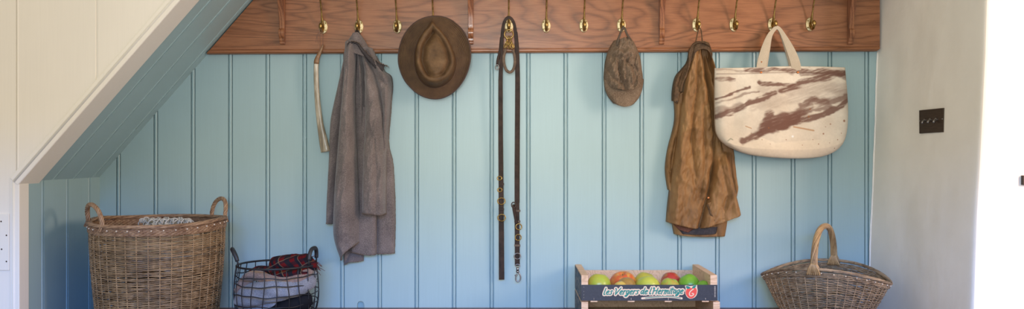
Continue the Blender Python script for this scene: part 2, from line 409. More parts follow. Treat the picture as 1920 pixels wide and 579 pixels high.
# soffit boards run up the slope
mb = MB(); prs = bead_profile([-.335, -.195, -.055], YB2, 0)
LS = 2.2
for (a, da), (b2, db) in zip(prs[:-1], prs[1:]):
    p0 = Ps-sl*.02; p1 = Ps+sl*LS
    mb.add([p0-nrm*da+Vector((0, a, 0)), p0-nrm*db+Vector((0, b2, 0)), p1-nrm*db+Vector((0, b2, 0)), p1-nrm*da+Vector((0, a, 0))], [(0, 3, 2, 1)])
struct(mb.build('ceiling', M_blue, smooth=False, origin=(XL, 0, 1)))
# cream front wall of the stairs with vertical bead grooves, cut along the slope
mb = MB()
def lowz(x):                                 # lower edge of the cream face at X
    if x <= XL: return 0.0
    return Ps.z+(x-Ps.x)*sl.z/sl.x
def col(xa, xb, da, db):
    mb.add([(xa, YF+da, lowz(xa) if xa > XL else (0 if xb <= XL+1e-6 else lowz(XL+1e-4))), (xb, YF+db, lowz(xb)), (xb, YF+db, 2.6), (xa, YF+da, 2.6)], [(0, 1, 2, 3)])
gw = [at(181.5, 0, YF).x, at(331, 0, YF).x, at(33, 0, YF).x, at(-118, 0, YF).x]
gw.sort(); pf = [(-3.2, 0)]
for g in gw:
    if abs(g-at(33, 0, YF).x) < .001: pf += [(g-.006, 0), (g-.0045, .004), (g-.003, .004), (g-.002, 0), (g+.001, -.0015), (g+.004, 0)]
    else: pf += [(g-.0045, 0), (g-.002, .004), (g+.002, .004), (g+.0045, 0)]
pf = [p for p in pf if True]
pf += [(XL, 0)] if all(abs(p[0]-XL) > 1e-4 for p in pf) else []
pf += [(x, 0) for x in (-.6, -.2)]
pf.sort()
for (a, da), (b2, db) in zip(pf[:-1], pf[1:]):
    if b2 <= XL+1e-6: mb.add([(a, YF+da, 0), (b2, YF+db, 0), (b2, YF+db, 2.6), (a, YF+da, 2.6)], [(0, 1, 2, 3)])
    else:
        za, zb = lowz(max(a, XL+1e-4)), lowz(b2)
        if zb < 2.58: mb.add([(a, YF+da, za), (b2, YF+db, zb), (b2, YF+db, 2.6), (a, YF+da, 2.6)], [(0, 1, 2, 3)])
        else:
            xt = Ps.x+(2.6-Ps.z)*sl.x/sl.z
            if za < 2.6: mb.add([(a, YF+da, za), (xt, YF+da, 2.6), (a, YF+da, 2.6)], [(0, 1, 2)])
struct(mb.build('wall_front', M_cream, smooth=False, origin=(XL, YF, 0)))
# jamb lining: upright return and sloping return, with a small bead on the face
mb = MB()
mb.box(XL-.03, XL+.0015, YF-.002, YB1, 0, Ps.z+.012)
struct(mb.build('trim_1', M_cream, smooth=False, bevel=.003))
mb = MB()
o1 = Ps-sl*.045; o2 = Ps+sl*LS
def sl_box(mb, a, b, y0, y1, n0, n1, cut=True):
    v = []
    for P in (a, b):
        for y in (y0, y1):
            for n in (n0, n1): v.append(P+nrm*n+Vector((0, y, 0)))
    mb.add(v, [(0, 1, 3, 2), (4, 6, 7, 5), (0, 4, 5, 1), (2, 3, 7, 6), (0, 2, 6, 4), (1, 5, 7, 3)])
sl_box(mb, Ps-sl*.012, o2, YF-.004, YB2, -.03, .006)
struct(mb.build('trim_2', M_cream, smooth=False, bevel=.004))
mb = MB(); mb.tube([Ps-sl*.01-nrm*.012+Vector((0, YF-.001, 0)), o2-nrm*.012+Vector((0, YF-.001, 0))], .0055, 10)
mb.tube([Vector((XL-.016, YF-.001, 0)), Vector((XL-.016, YF-.001, Ps.z))], .004, 10)
struct(mb.build('trim_3', M_cream, origin=(XL, YF, 0)))

# right hand return wall, old and uneven, then the bright wall facing the room
ZZ = np.linspace(0, 2.6, 90); YR = -.55
def xr_back(z):
    yy = CY+(CAMZ-z)*F/D
    return (np.interp(yy, [-300, 0, 100, 200, 340, 460, 560, 800], [1652, 1648, 1645, 1642, 1637, 1631.5, 1629, 1624])-CX)/F*D
def xr_front(z):
    d = D+YR; yy = CY+(CAMZ-z)*F/d
    return (np.interp(yy, [-500, 0, 100, 300, 400, 579, 900], [1862, 1843, 1840, 1830, 1824, 1818, 1812])-CX)/F*d
T = np.linspace(0, 1, 50)
xb = xr_back(ZZ)[:, None]; xf = xr_front(ZZ)[:, None]
PX = xb+(xf-xb)*T[None, :]; PY = YR*T[None, :]*np.ones_like(PX); PZ = ZZ[:, None]*np.ones_like(PX)
PX = PX+(fbm(PY*5+3, PZ*3, 5)-.5)*.02*np.sin(PI*T)[None, :]
cr = .016; ang = np.linspace(0, PI/2, 7)[1:]
cxx = np.concatenate([PX[:, :-1], xf+cr*(1-np.cos(ang))[None, :]-0.0, xf+np.linspace(.03, 2.4, 24)[None, :]], 1)
cyy = np.concatenate([PY[:, :-1], YR+.004-cr*np.sin(ang)[None, :]*np.ones_like(xf), (YR+.004-cr)*np.ones((len(ZZ), 24))], 1)
czz = np.concatenate([PZ[:, :-1], ZZ[:, None]*np.ones((len(ZZ), 6)), ZZ[:, None]*np.ones((len(ZZ), 24))], 1)
G = np.stack([cxx, cyy, czz], -1)
mb = MB(); mb.grid(G[:, :53]); struct(mb.build('wall_right', M_plaster, origin=(1.5, 0, 0)))
mb = MB(); mb.grid(G[:, 52:]); struct(mb.build('wall_window_side', M_white, origin=(1.6, YR, 0)))
mb = MB(); zz = np.linspace(BZ, at(0, 97).z, 60)
mb.tube([(xr_back(z)-.001+.0006*math.sin(z*23)+.0004*math.sin(z*71), -.002, z) for z in zz], .0030, 6)
struct(mb.build('trim_4', M_white))

mb = MB(); mb.box(-4, 4.4, -6, .05, -.05, 0)
struct(mb.build('floor', mat('stone_floor', rough=.6, build=paint((.30, .27, .23), .2, (3, 3, 3))), smooth=False))
# wall behind the camera with the glazed opening whose head cuts off the sky
mb = MB()
mb.box(-4, 4.4, -5.4, -5.2, 2.30, 3.6); mb.box(-4, -3.7, -5.4, -5.2, 0, 2.30); mb.box(4.2, 4.4, -5.4, -5.2, 0, 2.30)
struct(mb.build('wall_rear', M_white, smooth=False, origin=(0, -5.3, 0)))

# ------------------------------------------------------------ bench
mb = MB(); b_l, b_r = XL+.003, 1.47
mb.box(b_l, 1.398, -.56, -.002, BZ-.032, BZ)
bench = thing('bench', 'long dark red-brown wooden bench top beneath the row of coats', 'bench', (0, -.28, 0))
mb.build('seat_board', M_bench, bench, smooth=False, bevel=.004)
mb = MB(); mb.box(b_l+.01, 1.38, -.53, -.51, 0, BZ-.033); mb.build('front_panel', M_blue, bench, smooth=False)

# ------------------------------------------------------------ oak peg rail with shelf brackets
RT = .030                                    # rail thickness
z_l, z_r = at(0, 101, -RT).z, at(0, 95.5, -RT).z
x_r = at(1650, 0, -RT).x
def railz(x):                                # lower edge, very slightly out of level
    xa, xb_ = at(400, 0).x, at(1640, 0).x
    return z_l+(z_r-z_l)*(x-xa)/(xb_-xa)
rail = thing('coat_rail', 'long oak coat rail with moulded lower edge across the top of the blue panelling', 'coat rail', (0, -.01, railz(0)))
ZRT = CAMZ+.78
def slope_x(z): return Ps.x+(z-Ps.z)*sl.x/sl.z
mb = MB()
xs = np.linspace(0, 1, 60)
prof = [(0, .016), (-RT+.006, .016), (-RT+.001, .0155), (-RT, .017), (-RT, .5), (-.0, .5)]
# board: front, lower moulding as swept section
sec = [(-.0005, 0), (-.024, 0), (-.029, .002), (-.0325, .006), (-.0325, .011), (-.030, .0145), (-.0265, .0152), (-.0265, .0165), (-RT+.0015, .0175), (-RT+.0015, .368), (-.0005, .368)]
rows = []
for k, t in enumerate(xs):
    row = []
    for (y, h) in sec:
        x1 = x_r - (.010*(1-min(1, h/.016))**2 if True else 0)
        zz_ = railz(0)+h; x0 = slope_x(zz_)+.003
        x = x0+(x1-x0)*t; z = railz(x)+h; row.append((x, y, z))
    rows.append(row)
G = np.array(rows); mb.grid(G, closeu=True, flip=True)
n = len(sec); mb.f += [tuple(range(n))[::-1], tuple((59*n+i) for i in range(n))]; mb.m += [0, 0]
mb.build('board', M_oak, rail, smooth=False)
# the shelf the brackets carry (above the picture)
sh = thing('shelf', 'oak shelf board carried by the brackets above the coat hooks', 'shelf', (0, -.1, ZRT))
mb = MB(); mb.box(slope_x(ZRT)+.03, x_r, -.19, -.0005, CAMZ+.77, CAMZ+.795); mb.build('shelf_board', M_oak, sh, smooth=False, bevel=.003)
def bracket(px, lab):
    x = at(px, 0, -RT).x; z0 = railz(x)
    z = lambda y, Y=-.04: at(0, y, Y).z
    zb = at(0, 83, -.04).z
    poly = [(0, zb), (.010, zb), (.014, zb+.003), (.014, zb+.010), (.018, zb+.013), (.019, zb+.022), (.025, zb+.028), (.030, zb+.038), (.031, zb+.048),
            (.028, zb+.055), (.020, zb+.058), (.019, zb+.062), (.022, zb+.075), (.026, zb+.10), (.032, zb+.125), (.042, zb+.15), (.055, zb+.175), (.072, zb+.20), (.10, zb+.235), (.125, zb+.26), (.13, CAMZ+.7695), (0, CAMZ+.7695)]
    mb = MB(); mb.prism(poly, lambda u, v, w_: (x+w_, -RT-u+.0010, v), -.0098, .0098)
    return tag(mb.build('shelf_bracket', M_oakv, smooth=True, auto=math.radians(35), bevel=.0012), lab, 'bracket', 'oak brackets on the coat rail')
for px, lab in ((530.5, 'scrolled oak bracket on the rail to the left of all the hooks'), (883, 'scrolled oak bracket beside the right edge of the brimmed hat'),
                (1239.5, 'scrolled oak bracket between the peaked cap and the waxed jacket'), (1593, 'scrolled oak bracket at the right end of the rail, past the last hook')): bracket(px, lab)

# ------------------------------------------------------------ brass hooks
def make_hook(x, z, label):
    yw = -RT+.0015
    t = thing('coat_hook', label, 'hook', (x, yw, z), 'brass coat hooks on the oak rail')
    mb = MB(); a = np.arange(28)/28*2*PI
    rings = []
    for (s_, h) in ((1, 0), (1, .0022), (.9, .0042), (.72, .0046), (0.02, .006)):
        rings.append(np.stack([x+.0175*s_*np.cos(a), yw-h+0*a, z+.0275*s_*np.sin(a)], -1))
    mb.grid(np.array(rings), closeu=True, flip=True)
    mb.build('backplate', M_brassp, t)
    for sx in (-1, 1):
        for sz in (-1, 1):
            mb = MB(); mb.ball((x+sx*.0098, yw-.0044, z+sz*.0135), .0028, 8, 5, sc=(1, .5, 1)); mb.build('screw', M_brass, t)
    # upper arm: grows from the plate, sweeps up and out
    p = smoothline([(x, yw-.003, z+.0), (x, yw-.014, z+.008), (x, yw-.024, z+.030), (x, yw-.034, z+.060), (x, yw-.050, z+.090), (x, yw-.068, z+.108), (x, yw-.080, z+.122), (x, yw-.078, z+.145)], 40)
    q = np.linspace(0, 1, 40)
    r = .0062-.0032*sstep(0, .35, q)+.0012*sstep(.6, .9, q)
    mb = MB(); mb.tube(p, r, 10); mb.ball(p[-1], .0095, 14, 9, sc=(1, 1, 1.25)); mb.tube([p[-9], p[-8], p[-7]], [.0045, .0056, .0045], 10)
    mb.build('upper_arm', M_brass, t)
    p = smoothline([(x, yw-.003, z-.001), (x, yw-.010, z-.014), (x, yw-.026, z-.022), (x, yw-.041, z-.016), (x, yw-.046, z-.002)], 20)
    mb = MB(); mb.tube(p, np.linspace(.0064, .0050, 20), 10); mb.ball(p[-1]+np.array([0, 0, -.001]), .0068, 14, 9, sc=(1, 1, 1.75))
    mb.build('lower_hook', M_brass, t)
    return t
hz = lambda px: at(0, 50.5-(px-600)*5.0/930, -RT).z
HK = [(606, 'brass coat hook holding the cord of the long curved horn'),
      (673, 'brass coat hook holding up the grey wool blanket'),
      (745, 'empty brass coat hook between the grey blanket and the brown hat'),
      (813, 'brass coat hook mostly covered by the brown brimmed hat'),
      (954, 'brass coat hook carrying the leather dog lead and brass chain'),
      (1024, 'empty brass coat hook just right of the leather dog lead'),
      (1094.5, 'empty brass coat hook just left of the brown cap'),
      (1165, 'brass coat hook the brown peaked cap hangs from'),
      (1306, 'brass coat hook the brown waxed jacket hangs from'),
      (1376, 'empty brass coat hook between the waxed jacket and the canvas bag'),
      (1448, 'brass coat hook the stained canvas bag hangs from'),
      (1519, 'empty brass coat hook at the right end of the oak rail')]
h0 = None; HX = {}
for px, lab in HK:
    p = at(px, 0, -RT); x = p.x; z = hz(px); HX[px] = (x, z)
    if h0 is None: h0 = make_hook(x, z, lab)
    else:
        c = copy_tree(h0, (x, -RT+.0015, z)); c['label'] = lab

# ------------------------------------------------------------ woven baskets
def weave(mb, surf, h0, h1, rowh, nst, r, tone_lo, tone_hi, seg=6, amp=.0042, seed=1):
    """surf(theta array, h) -> points (k,3), outward normals (k,3)"""
    rr = np.random.RandomState(seed)
    nrow = int((h1-h0)/rowh); k = nst*seg//2*2; th = np.arange(k)/k*2*PI
    for j in range(nrow):
        h = h0+(j+.5)*rowh
        P, Nn = surf(th, h)
        off = amp*np.cos(th*nst/2+(j % 2)*PI)
        dz = .0012*np.sin(th*3+rr.rand()*6)+.0006*rr.randn()
        Q = P+Nn*off[:, None]+np.array([0, 0, 1.])*dz[:, None]
        base = tone_lo+(tone_hi-tone_lo)*rr.rand()
        tn = np.clip(base+.35*(vnoise(th*4+rr.rand()*50, th*0+j*.7, seed)-.5)+.12*np.cos(th*nst/2+(j % 2)*PI), 0, 1)
        mb.tube(Q, r, 5, closed=True, tone=tn)
def stakes(mb, surf, h0, h1, nst, r, phase=0, tone=.8, n=14):
    hh = np.linspace(h0, h1, n)
    for i in range(nst):
        th = np.full(1, (i+phase)/nst*2*PI)
        mb.tube([surf(th, h)[0][0]+surf(th, h)[1][0]*.0012 for h in hh], r, 5, tone=tone+.1*random.random())
def twist(mb, path, R, r, strands, turns, tone=(.3, .9), n=6, flat=1, up=None, closed=False, seed=3):
    """rope of strands wound about a path"""
    P = np.array([tuple(p) for p in path], float); k = len(P)
    T = (np.roll(P, -1, 0)-np.roll(P, 1, 0)) if closed else np.gradient(P, axis=0)
    T /= np.linalg.norm(T, axis=1)[:, None]+1e-12
    u = np.array([0, 0, 1.]) if up is None else np.array(up, float)
    A = u-T*(T@u)[:, None]; A /= np.linalg.norm(A, axis=1)[:, None]+1e-9; B = np.cross(T, A)
    R = np.broadcast_to(np.asarray(R, float), (k,)); r = np.broadcast_to(np.asarray(r, float), (k,))
    rr = np.random.RandomState(seed)
    s_ = np.linspace(0, 1, k, endpoint=not closed)
    for i in range(strands):
        a = s_*turns*2*PI+i/strands*2*PI
        Q = P+A*(np.cos(a)*R)[:, None]+B*(np.sin(a)*R*flat)[:, None]
        mb.tube(Q, r, n, closed=closed, tone=tone[0]+(tone[1]-tone[0])*rr.rand())

# big log basket -----------------------------------------------------------------
BC = at(298, 0, -.283); bx, by = BC.x, -.283
z_b, z_f = at(0, 402, -.05).z, at(0, 424, -.51).z
bigb = thing('wicker_basket', 'large round brown willow log basket with two twisted loop handles', 'basket', (bx, by, BZ))
RA, RB = .222, .226
HB = z_f-BZ
def surf_big(th, h):
    t = h/HB
    k = .88+.115*math.sin(min(1, t*1.15)*PI/2)-.012*math.sin(t*PI)
    top = 1+.0*th
    zoff = (z_b-z_f)*(.5+.5*np.sin(th))*t**2 + .010*t**3*np.abs(np.cos(th))**6
    lean = .010*t
    P = np.stack([bx+RA*k*np.cos(th), by+RB*k*np.sin(th), BZ+h+zoff], -1)
    Nn = np.stack([np.cos(th)/RA, np.sin(th)/RB, 0*th], -1); Nn /= np.linalg.norm(Nn, axis=1)[:, None]
    return P, Nn
mb = MB(); weave(mb, surf_big, .012, HB-.030, .0034, 38, .0020, .05, .75, seg=6, amp=.0030, seed=5)
mb.build('woven_side', M_wick, bigb)
mb = MB(); stakes(mb, surf_big, .004, HB-.012, 38, .0026, tone=.72, phase=.0)
mb.build('stakes', M_wick, bigb)
mb = MB(); th = np.arange(48)/48*2*PI
P0, _ = surf_big(th, .008); P1 = P0.copy(); P1[:, :2] = np.array([bx, by])+.02*(P0[:, :2]-np.array([bx, by])); mb.grid(np.array([P0, P1]), closeu=True, tone=.3)
for j in range(5):
    h = .004+.006*j; P, Nn = surf_big(np.arange(240)/240*2*PI, h); mb.tube(P+Nn*.003*np.cos(np.arange(240)/240*2*PI*38+j*PI)[:, None], .0035, 5, closed=True, tone=.5)
mb.build('base', M_wick, bigb)
# rim: waling bands then a plaited border
mb = MB(); th = np.arange(400)/400*2*PI
for j in range(5):
    P, Nn = surf_big(th, HB-.032+j*.0046)
    for q in range(3):
        a = th*38/1.5+q*2*PI/3+j*1.1
        mb.tube(P+Nn*(.0035*np.cos(a)+.002)[:, None]+np.array([0, 0, 1.])*(.0014*np.sin(a))[:, None], .0026, 5, closed=True, tone=.15+.5*rng.rand())
P, Nn = surf_big(th, HB-.004)
for q in range(8):
    a = th*8+q*2*PI/8
    mb.tube(P+Nn*(.0075*np.cos(a)+.0015)[:, None]+np.array([0, 0, 1.])*(.0046*np.sin(a))[:, None], .0026, 6, closed=True, tone=.05+.8*rng.rand())
mb.mi = 1
for i in range(38):
    t0 = np.full(1, (i+.3)/38*2*PI); P, Nn = surf_big(t0, HB-.016)
    mb.tube([P[0]+Nn[0]*.004, P[0]+Nn[0]*.0098+np.array([0, 0, -.001])], .0024, 6)
mb.build('rim', [M_wickrim, M_tip], bigb)
def loop_handle(parent, surf, h, th0, span, height, out, R, r, m, strands=3, turns=5, name='handle', seed=3, lean=0):
    A, _ = surf(np.full(1, th0-span), h); B_, _ = surf(np.full(1, th0+span), h); M_, Nn = surf(np.full(1, th0), h)
    A = A[0]; B_ = B_[0]; nn = Nn[0]
    s_ = np.linspace(0, PI, 44)
    path = [(A+B_)/2+(A-B_)/2*(math.cos(q)*(1+.10*math.sin(q)))+np.array([0, 0, 1.])*height*math.sin(q)**.75+nn*(out*math.sin(q)+.004) for q in s_]
    path = [path[0]+np.array([0, 0, -.022])+nn*.008]+path+[path[-1]+np.array([0, 0, -.022])+nn*.008]
    mb = MB(); twist(mb, path, R, r, strands, turns, up=nn+np.array([.01, .02, .3]), seed=seed)
    return mb.build(name, m, parent)
loop_handle(bigb, surf_big, HB, PI+.74, .36, .062, .010, .0050, .0031, M_wickrim, 5, 4)
loop_handle(bigb, surf_big, HB, .76, .26, .064, .012, .0050, .0031, M_wickrim, 5, 4, seed=6)

# throw inside the big basket
thr = thing('knitted_throw', 'pale grey knitted throw with a ruffled fringe inside the log basket', 'blanket', (bx+.03, by, BZ+.02))
nu, nv = 70, 40
tt = np.linspace(0, 2*PI, nu, endpoint=False); rr_ = np.linspace(0, 1, nv)
ztop = at(0, 412, by).z
TH, RR = np.meshgrid(tt, rr_)
X = bx+.015+.185*RR*np.cos(TH); Y = by+.02+.175*RR*np.sin(TH)
Z = BZ+.20+(ztop-.035-BZ-.20)*np.sqrt(np.maximum(0, 1-RR**2.2))+.02*(fbm(X*25, Y*25, 4)-.5)
mb = MB(); mb.grid(np.stack([X, Y, Z], -1), closeu=True); mb.build('folded_body', M_paleyarn, thr)
mb = MB()
for i in range(110):
    px = 266+rng.rand()*90; d_ = -.20-.14*rng.rand()
    p = at(px, 412+rng.randn()*1.5, d_); p.z = min(p.z, at(0, 409, d_).z)
    a = rng.rand()*2*PI; q = [p+Vector((math.cos(a)*t_*.013+.003*math.sin(t_*5), math.sin(a)*t_*.013, -.014*t_*t_+.003)) for t_ in np.linspace(-1, 1.2, 9)]
    mb.tube(q, .0021, 6)
mb.mi = 0
c0 = at(311, 414, -.28); xs_ = np.linspace(-1, 1, 40); 
G = []
for v_ in np.linspace(0, 1, 8):
    G.append([(c0.x+xx*.073, -.28+(v_-.5)*.16, c0.z+.002-.022*abs(xx)**3-.03*abs(v_-.5)**1.5+.004*math.sin(xx*19+v_*5)) for xx in xs_])
mb.grid(np.array(G)); mb.build('fringe', M_paleyarn, thr)

# trug ---------------------------------------------------------------------------
pL = at(1431, 519, -.115); pR = at(1669, 527, -.34)
tc = (pL+pR)/2; ax = Vector((pR.x-pL.x, pR.y-pL.y, 0)); TL = ax.length/2; ax.normalize(); ay = Vector((-ax.y, ax.x, 0))
trug = thing('trug', 'boat-shaped grey-brown wicker trug with a single tall arched handle', 'basket', (tc.x, tc.y, BZ))
TW = .150; ZE = (pL.z+pR.z)/2-BZ; DZ = .052
def surf_trug(th, h):
    c = np.cos(th); s_ = np.sin(th)
    t = h/ZE                                   # 0 base, 1 rim
    k = .60+.40*t**.8; kw = .66+.34*t**.8
    pw = .55+.55*t
    lx = TL*k*np.sign(c)*np.abs(c)**.92; ly = TW*kw*np.sign(s_)*np.abs(s_)**(.9+.45*t)
    z = BZ+h+DZ*t**1.3*np.abs(s_)**1.6
    P = np.stack([tc.x+ax.x*lx+ay.x*ly, tc.y+ax.y*lx+ay.y*ly, z], -1)
    nx_ = c/TL; ny_ = s_/TW
    Nn = np.stack([ax.x*nx_+ay.x*ny_, ax.y*nx_+ay.y*ny_, 0*th], -1); Nn /= np.linalg.norm(Nn, axis=1)[:, None]
    return P, Nn
mb = MB(); weave(mb, surf_trug, .006, ZE-.012, .0030, 40, .0018, .0, .6, seg=6, amp=.0030, seed=9); mb.build('woven_side', M_wickg, trug)
mb = MB(); stakes(mb, surf_trug, .003, ZE-.006, 40, .0020, tone=.7, phase=0); mb.build('stakes', M_wickg, trug)
mb = MB(); th = np.arange(60)/60*2*PI; P0, _ = surf_trug(th, .004); P1 = P0.copy(); P1[:, 0] = tc.x+(P0[:, 0]-tc.x)*.02; P1[:, 1] = tc.y+(P0[:, 1]-tc.y)*.02
mb.grid(np.array([P0, P1]), closeu=True); mb.tube(surf_trug(np.arange(120)/120*2*PI, .006)[0], .006, 6, closed=True); mb.build('base', M_wickg, trug)
mb = MB(); th = np.arange(360)/360*2*PI
for j in range(3):
    P, Nn = surf_trug(th, ZE-.016+j*.004)
    for q in range(2): a = th*24+q*PI+j; mb.tube(P+Nn*(.003*np.cos(a)+.002)[:, None]+np.array([0, 0, 1.])*(.001*np.sin(a))[:, None], .0024, 5, closed=True, tone=.3+.4*rng.rand())
P, Nn = surf_trug(th, ZE)
for q in range(6):
    a = th*7+q*2*PI/6
    mb.tube(P+Nn*(.0058*np.cos(a)+.001)[:, None]+np.array([0, 0, 1.])*(.0036*np.sin(a))[:, None], .0024, 6, closed=True, tone=.05+.75*rng.rand())
mb.mi = 1
for i in range(36):
    t0 = np.full(1, (i+.4)/36*2*PI); P, Nn = surf_trug(t0, ZE-.008); mb.tube([P[0]+Nn[0]*.003, P[0]+Nn[0]*.0092], .0022, 6)
mb.build('rim', [M_wickg, M_tip], trug)
# arched handle from front rim to back rim
fa = at(1519, 507, tc.y-.118); ba = at(1573, 489, tc.y+.118)
A = surf_trug(np.full(1, -PI/2-.02), ZE)[0][0]; B_ = surf_trug(np.full(1, PI/2-.02), ZE)[0][0]
path = []
hh_ = at(0, 424, tc.y).z-(A[2]+B_[2])/2
for q in np.linspace(0, PI, 60):
    path.append((A+B_)/2+(A-B_)/2*(math.copysign(abs(math.cos(q))**.85, math.cos(q)))*1.0+np.array([0, 0, 1.])*hh_*math.sin(q)**.85)
path = [path[0]+np.array([0, 0, -.012])]+path+[path[-1]+np.array([0, 0, -.012])]
mb = MB(); q = np.linspace(0, 1, 62); Rr = .0092-.0018*np.sin(q*PI); twist(mb, path, Rr, .0034, 11, 1.6, tone=(0, 1), up=(ax.x, ax.y, .01), seed=4)
mb.tube(path, Rr, 8, tone=.3)
mb.build('handle', M_wickh, trug)
for C_, sgn in ((A, -1), (B_, 1)):
    mb = MB(); o = np.array([ay.x, ay.y, 0])*sgn
    for i in range(-3, 4):
        dx = np.array([ax.x, ax.y, 0])*(i*.0056)
        top = C_+np.array([0, 0, .020])+o*.009+dx*.35; mid = C_+o*.012+dx*.9+np.array([0, 0, .003]); bot = C_+o*.004+dx*1.2+np.array([0, 0, -.019])
        mb.tube(smoothline([top, mid, bot], 10), .0034, 6, tone=.3+.6*rng.rand())
        top2 = C_+np.array([0, 0, .020])-o*.009+dx*.35; mb.tube(smoothline([top2, C_-o*.012+dx*.9, C_-o*.010+dx*1.2+np.array([0, 0, -.016])], 8), .0030, 6, tone=.3+.6*rng.rand())
    mb.build('handle_binding', M_wickh, trug)

# wire basket --------------------------------------------------------------------
wc = at(519, 0, -.25); wx, wy = wc.x, -.25; WR = .138; WH = at(0, 495.5, -.25).z-BZ
wire = thing('wire_basket', 'round black wire basket with two rubber-gripped handles, full of scarves', 'basket', (wx, wy, BZ))
def wr(h):
    t = h/WH; return WR*(1.0+.075*math.sin((1-t)*PI*.85)-.14*(1-t)**4)
mb = MB(); th = np.arange(96)/96*2*PI
for j, h in enumerate((.006, .032, .068, .104, .138, .166, WH)):
    r = wr(h); wob = .0022*np.sin(th*5+j*2)+.0014*np.sin(th*11+j)
    P = np.stack([wx+r*np.cos(th), wy+r*np.sin(th), BZ+h+(wob if j < 6 else 0)*np.ones_like(th)], -1)
    mb.tube(P, .0036 if j == 6 else .0019, 6, closed=True)
mb.build('hoop_wires', M_wire, wire)
mb = MB()
for i in range(22):
    a = i/22*2*PI+.1; mb.tube([(wx+(wr(h)+.001)*math.cos(a+.03*math.sin(h*30+i)), wy+(wr(h)+.001)*math.sin(a+.03*math.sin(h*30+i)), BZ+h) for h in np.linspace(.004, WH, 14)], .0018, 6)
mb.build('upright_wires', M_wire, wire)
mb = MB()
for i in range(-5, 6):
    y_ = i*.022; xx = math.sqrt(max(0, wr(0)**2-y_**2)); mb.tube([(wx-xx, wy+y_, BZ+.004), (wx+xx, wy+y_, BZ+.004)], .0018, 6)
mb.build('base_wires', M_wire, wire)
def wsurf(th, h):
    return np.stack([wx+wr(WH)*np.cos(th), wy+wr(WH)*np.sin(th), BZ+h+0*th], -1), np.stack([np.cos(th), np.sin(th), 0*th], -1)
for a0, out, sd in ((PI+.34, .020, 1), (-.10, .004, 2)):
    A, _ = wsurf(np.full(1, a0-.30), WH); B_, _ = wsurf(np.full(1, a0+.30), WH); nn = np.array([math.cos(a0), math.sin(a0), 0])
    A = A[0]; B_ = B_[0]
    path = [(A+B_)/2+(A-B_)/2*math.copysign(abs(math.cos(q))**.7, math.cos(q))+np.array([0, 0, 1.])*.060*math.sin(q)**.6+nn*out*math.sin(q) for q in np.linspace(0, PI, 36)]
    mb = MB(); mb.tube(path, .0030, 8); hd = mb.build('handle', M_wire, wire)
    mb = MB(); mb.tube(path[2:-2], .0072, 10); mb.build('rubber_grip', M_black, hd)

def lump(mb, path, ra, rb, n=26, m=44, seed=1, amp=.18, fr=5, flatz=True):
    """irregular roll of cloth along a path; ra horizontal radius, rb vertical"""
    P = smoothline(path, m, 3); T = np.gradient(P, axis=0); T /= np.linalg.norm(T, axis=1)[:, None]
    up = np.array([0, 0, 1.]); A = up-T*(T@up)[:, None]; A /= np.linalg.norm(A, axis=1)[:, None]; B = np.cross(T, A)
    a = np.arange(n)/n*2*PI; t = np.linspace(0, 1, m)
    cap = np.minimum(1, np.minimum(t, 1-t)/.12); cap = np.sqrt(np.maximum(0, 1-(1-cap)**2))*.98+.02
    AA, TT = np.meshgrid(a, t)
    nz = 1+amp*2*(fbm(np.cos(AA)*1.6+TT*fr+seed*7, np.sin(AA)*1.6+TT*fr*.7, seed, 4)-.5)+amp*.35*np.sin(AA*3+TT*7+seed)
    R = nz*cap[:, None]
    Q = P[:, None]+A[:, None]*(np.cos(AA)*R*rb)[..., None]+B[:, None]*(np.sin(AA)*R*ra)[..., None]
    return mb.grid(Q, closeu=True)
def wp(px, py, Y): return tuple(at(px, py, Y))
mb = MB(); lump(mb, [wp(452, 566, -.27), wp(480, 548, -.33), wp(520, 545, -.335), wp(560, 535, -.31), wp(578, 520, -.24)], .042, .040, seed=3, amp=.22)
lump(mb, [wp(455, 560, -.25), wp(500, 570, -.28), wp(535, 560, -.25)], .06, .04, seed=4, amp=.2)
tag(mb.build('wool_throw', M_bluegrey, sub=1), 'blue-grey wool throw bundled in the wire basket under the pink scarf', 'blanket')
mb = MB(); lump(mb, [wp(452, 542, -.25), wp(462, 522, -.30), wp(478, 513, -.325), wp(505, 526, -.335), wp(540, 530, -.335), wp(565, 518, -.31), wp(582, 503, -.24)], .026, .019, seed=8, amp=.25, fr=8)
lump(mb, [wp(450, 552, -.29), wp(458, 534, -.30), wp(470, 520, -.29)], .024, .022, seed=9, amp=.25)
tag(mb.build('wool_scarf', M_pink, sub=1), 'dusky pink wool scarf curving across the front of the wire basket', 'scarf')
mb = MB(); lump(mb, [wp(500, 592, -.29), wp(530, 578, -.325), wp(560, 567, -.32), wp(578, 560, -.27)], .035, .030, seed=12, amp=.15)
tag(mb.build('black_scarf', M_blackwool), 'black knitted cloth low in the right of the wire basket', 'scarf')
tart = thing('tartan_scarf', 'dark red tartan scarf with fringed ends heaped on top of the wire basket', 'scarf', at(540, 510, -.25))
mb = MB(); lump(mb, [wp(512, 500, -.25), wp(528, 494, -.26), wp(550, 492, -.25), wp(572, 494, -.24), wp(586, 490, -.22)], .050, .034, seed=21, amp=.22, fr=6)
lump(mb, [wp(476, 507, -.22), wp(495, 506, -.27), wp(525, 512, -.31), wp(555, 514, -.31), wp(576, 505, -.27)], .030, .016, seed=22, amp=.3, fr=9)
mb.build('folds', M_tartan, tart, sub=1)
mb = MB()
for i in range(46):
    p = Vector(wp(576+rng.rand()*12, 487+rng.rand()*14, -.2-.04*rng.rand())); d_ = Vector((.6+rng.rand()*.6, rng.randn()*.3, -.1+rng.randn()*.35))
    L = .018+.022*rng.rand()
    mb.tube([p+d_*L*t_+Vector((0, 0, -.012*t_*t_+.003*math.sin(t_*4+i))) for t_ in np.linspace(0, 1, 6)], np.linspace(.0016, .0007, 6), 4)
mb.build('fringe', M_fringe, tart)
mb = MB()
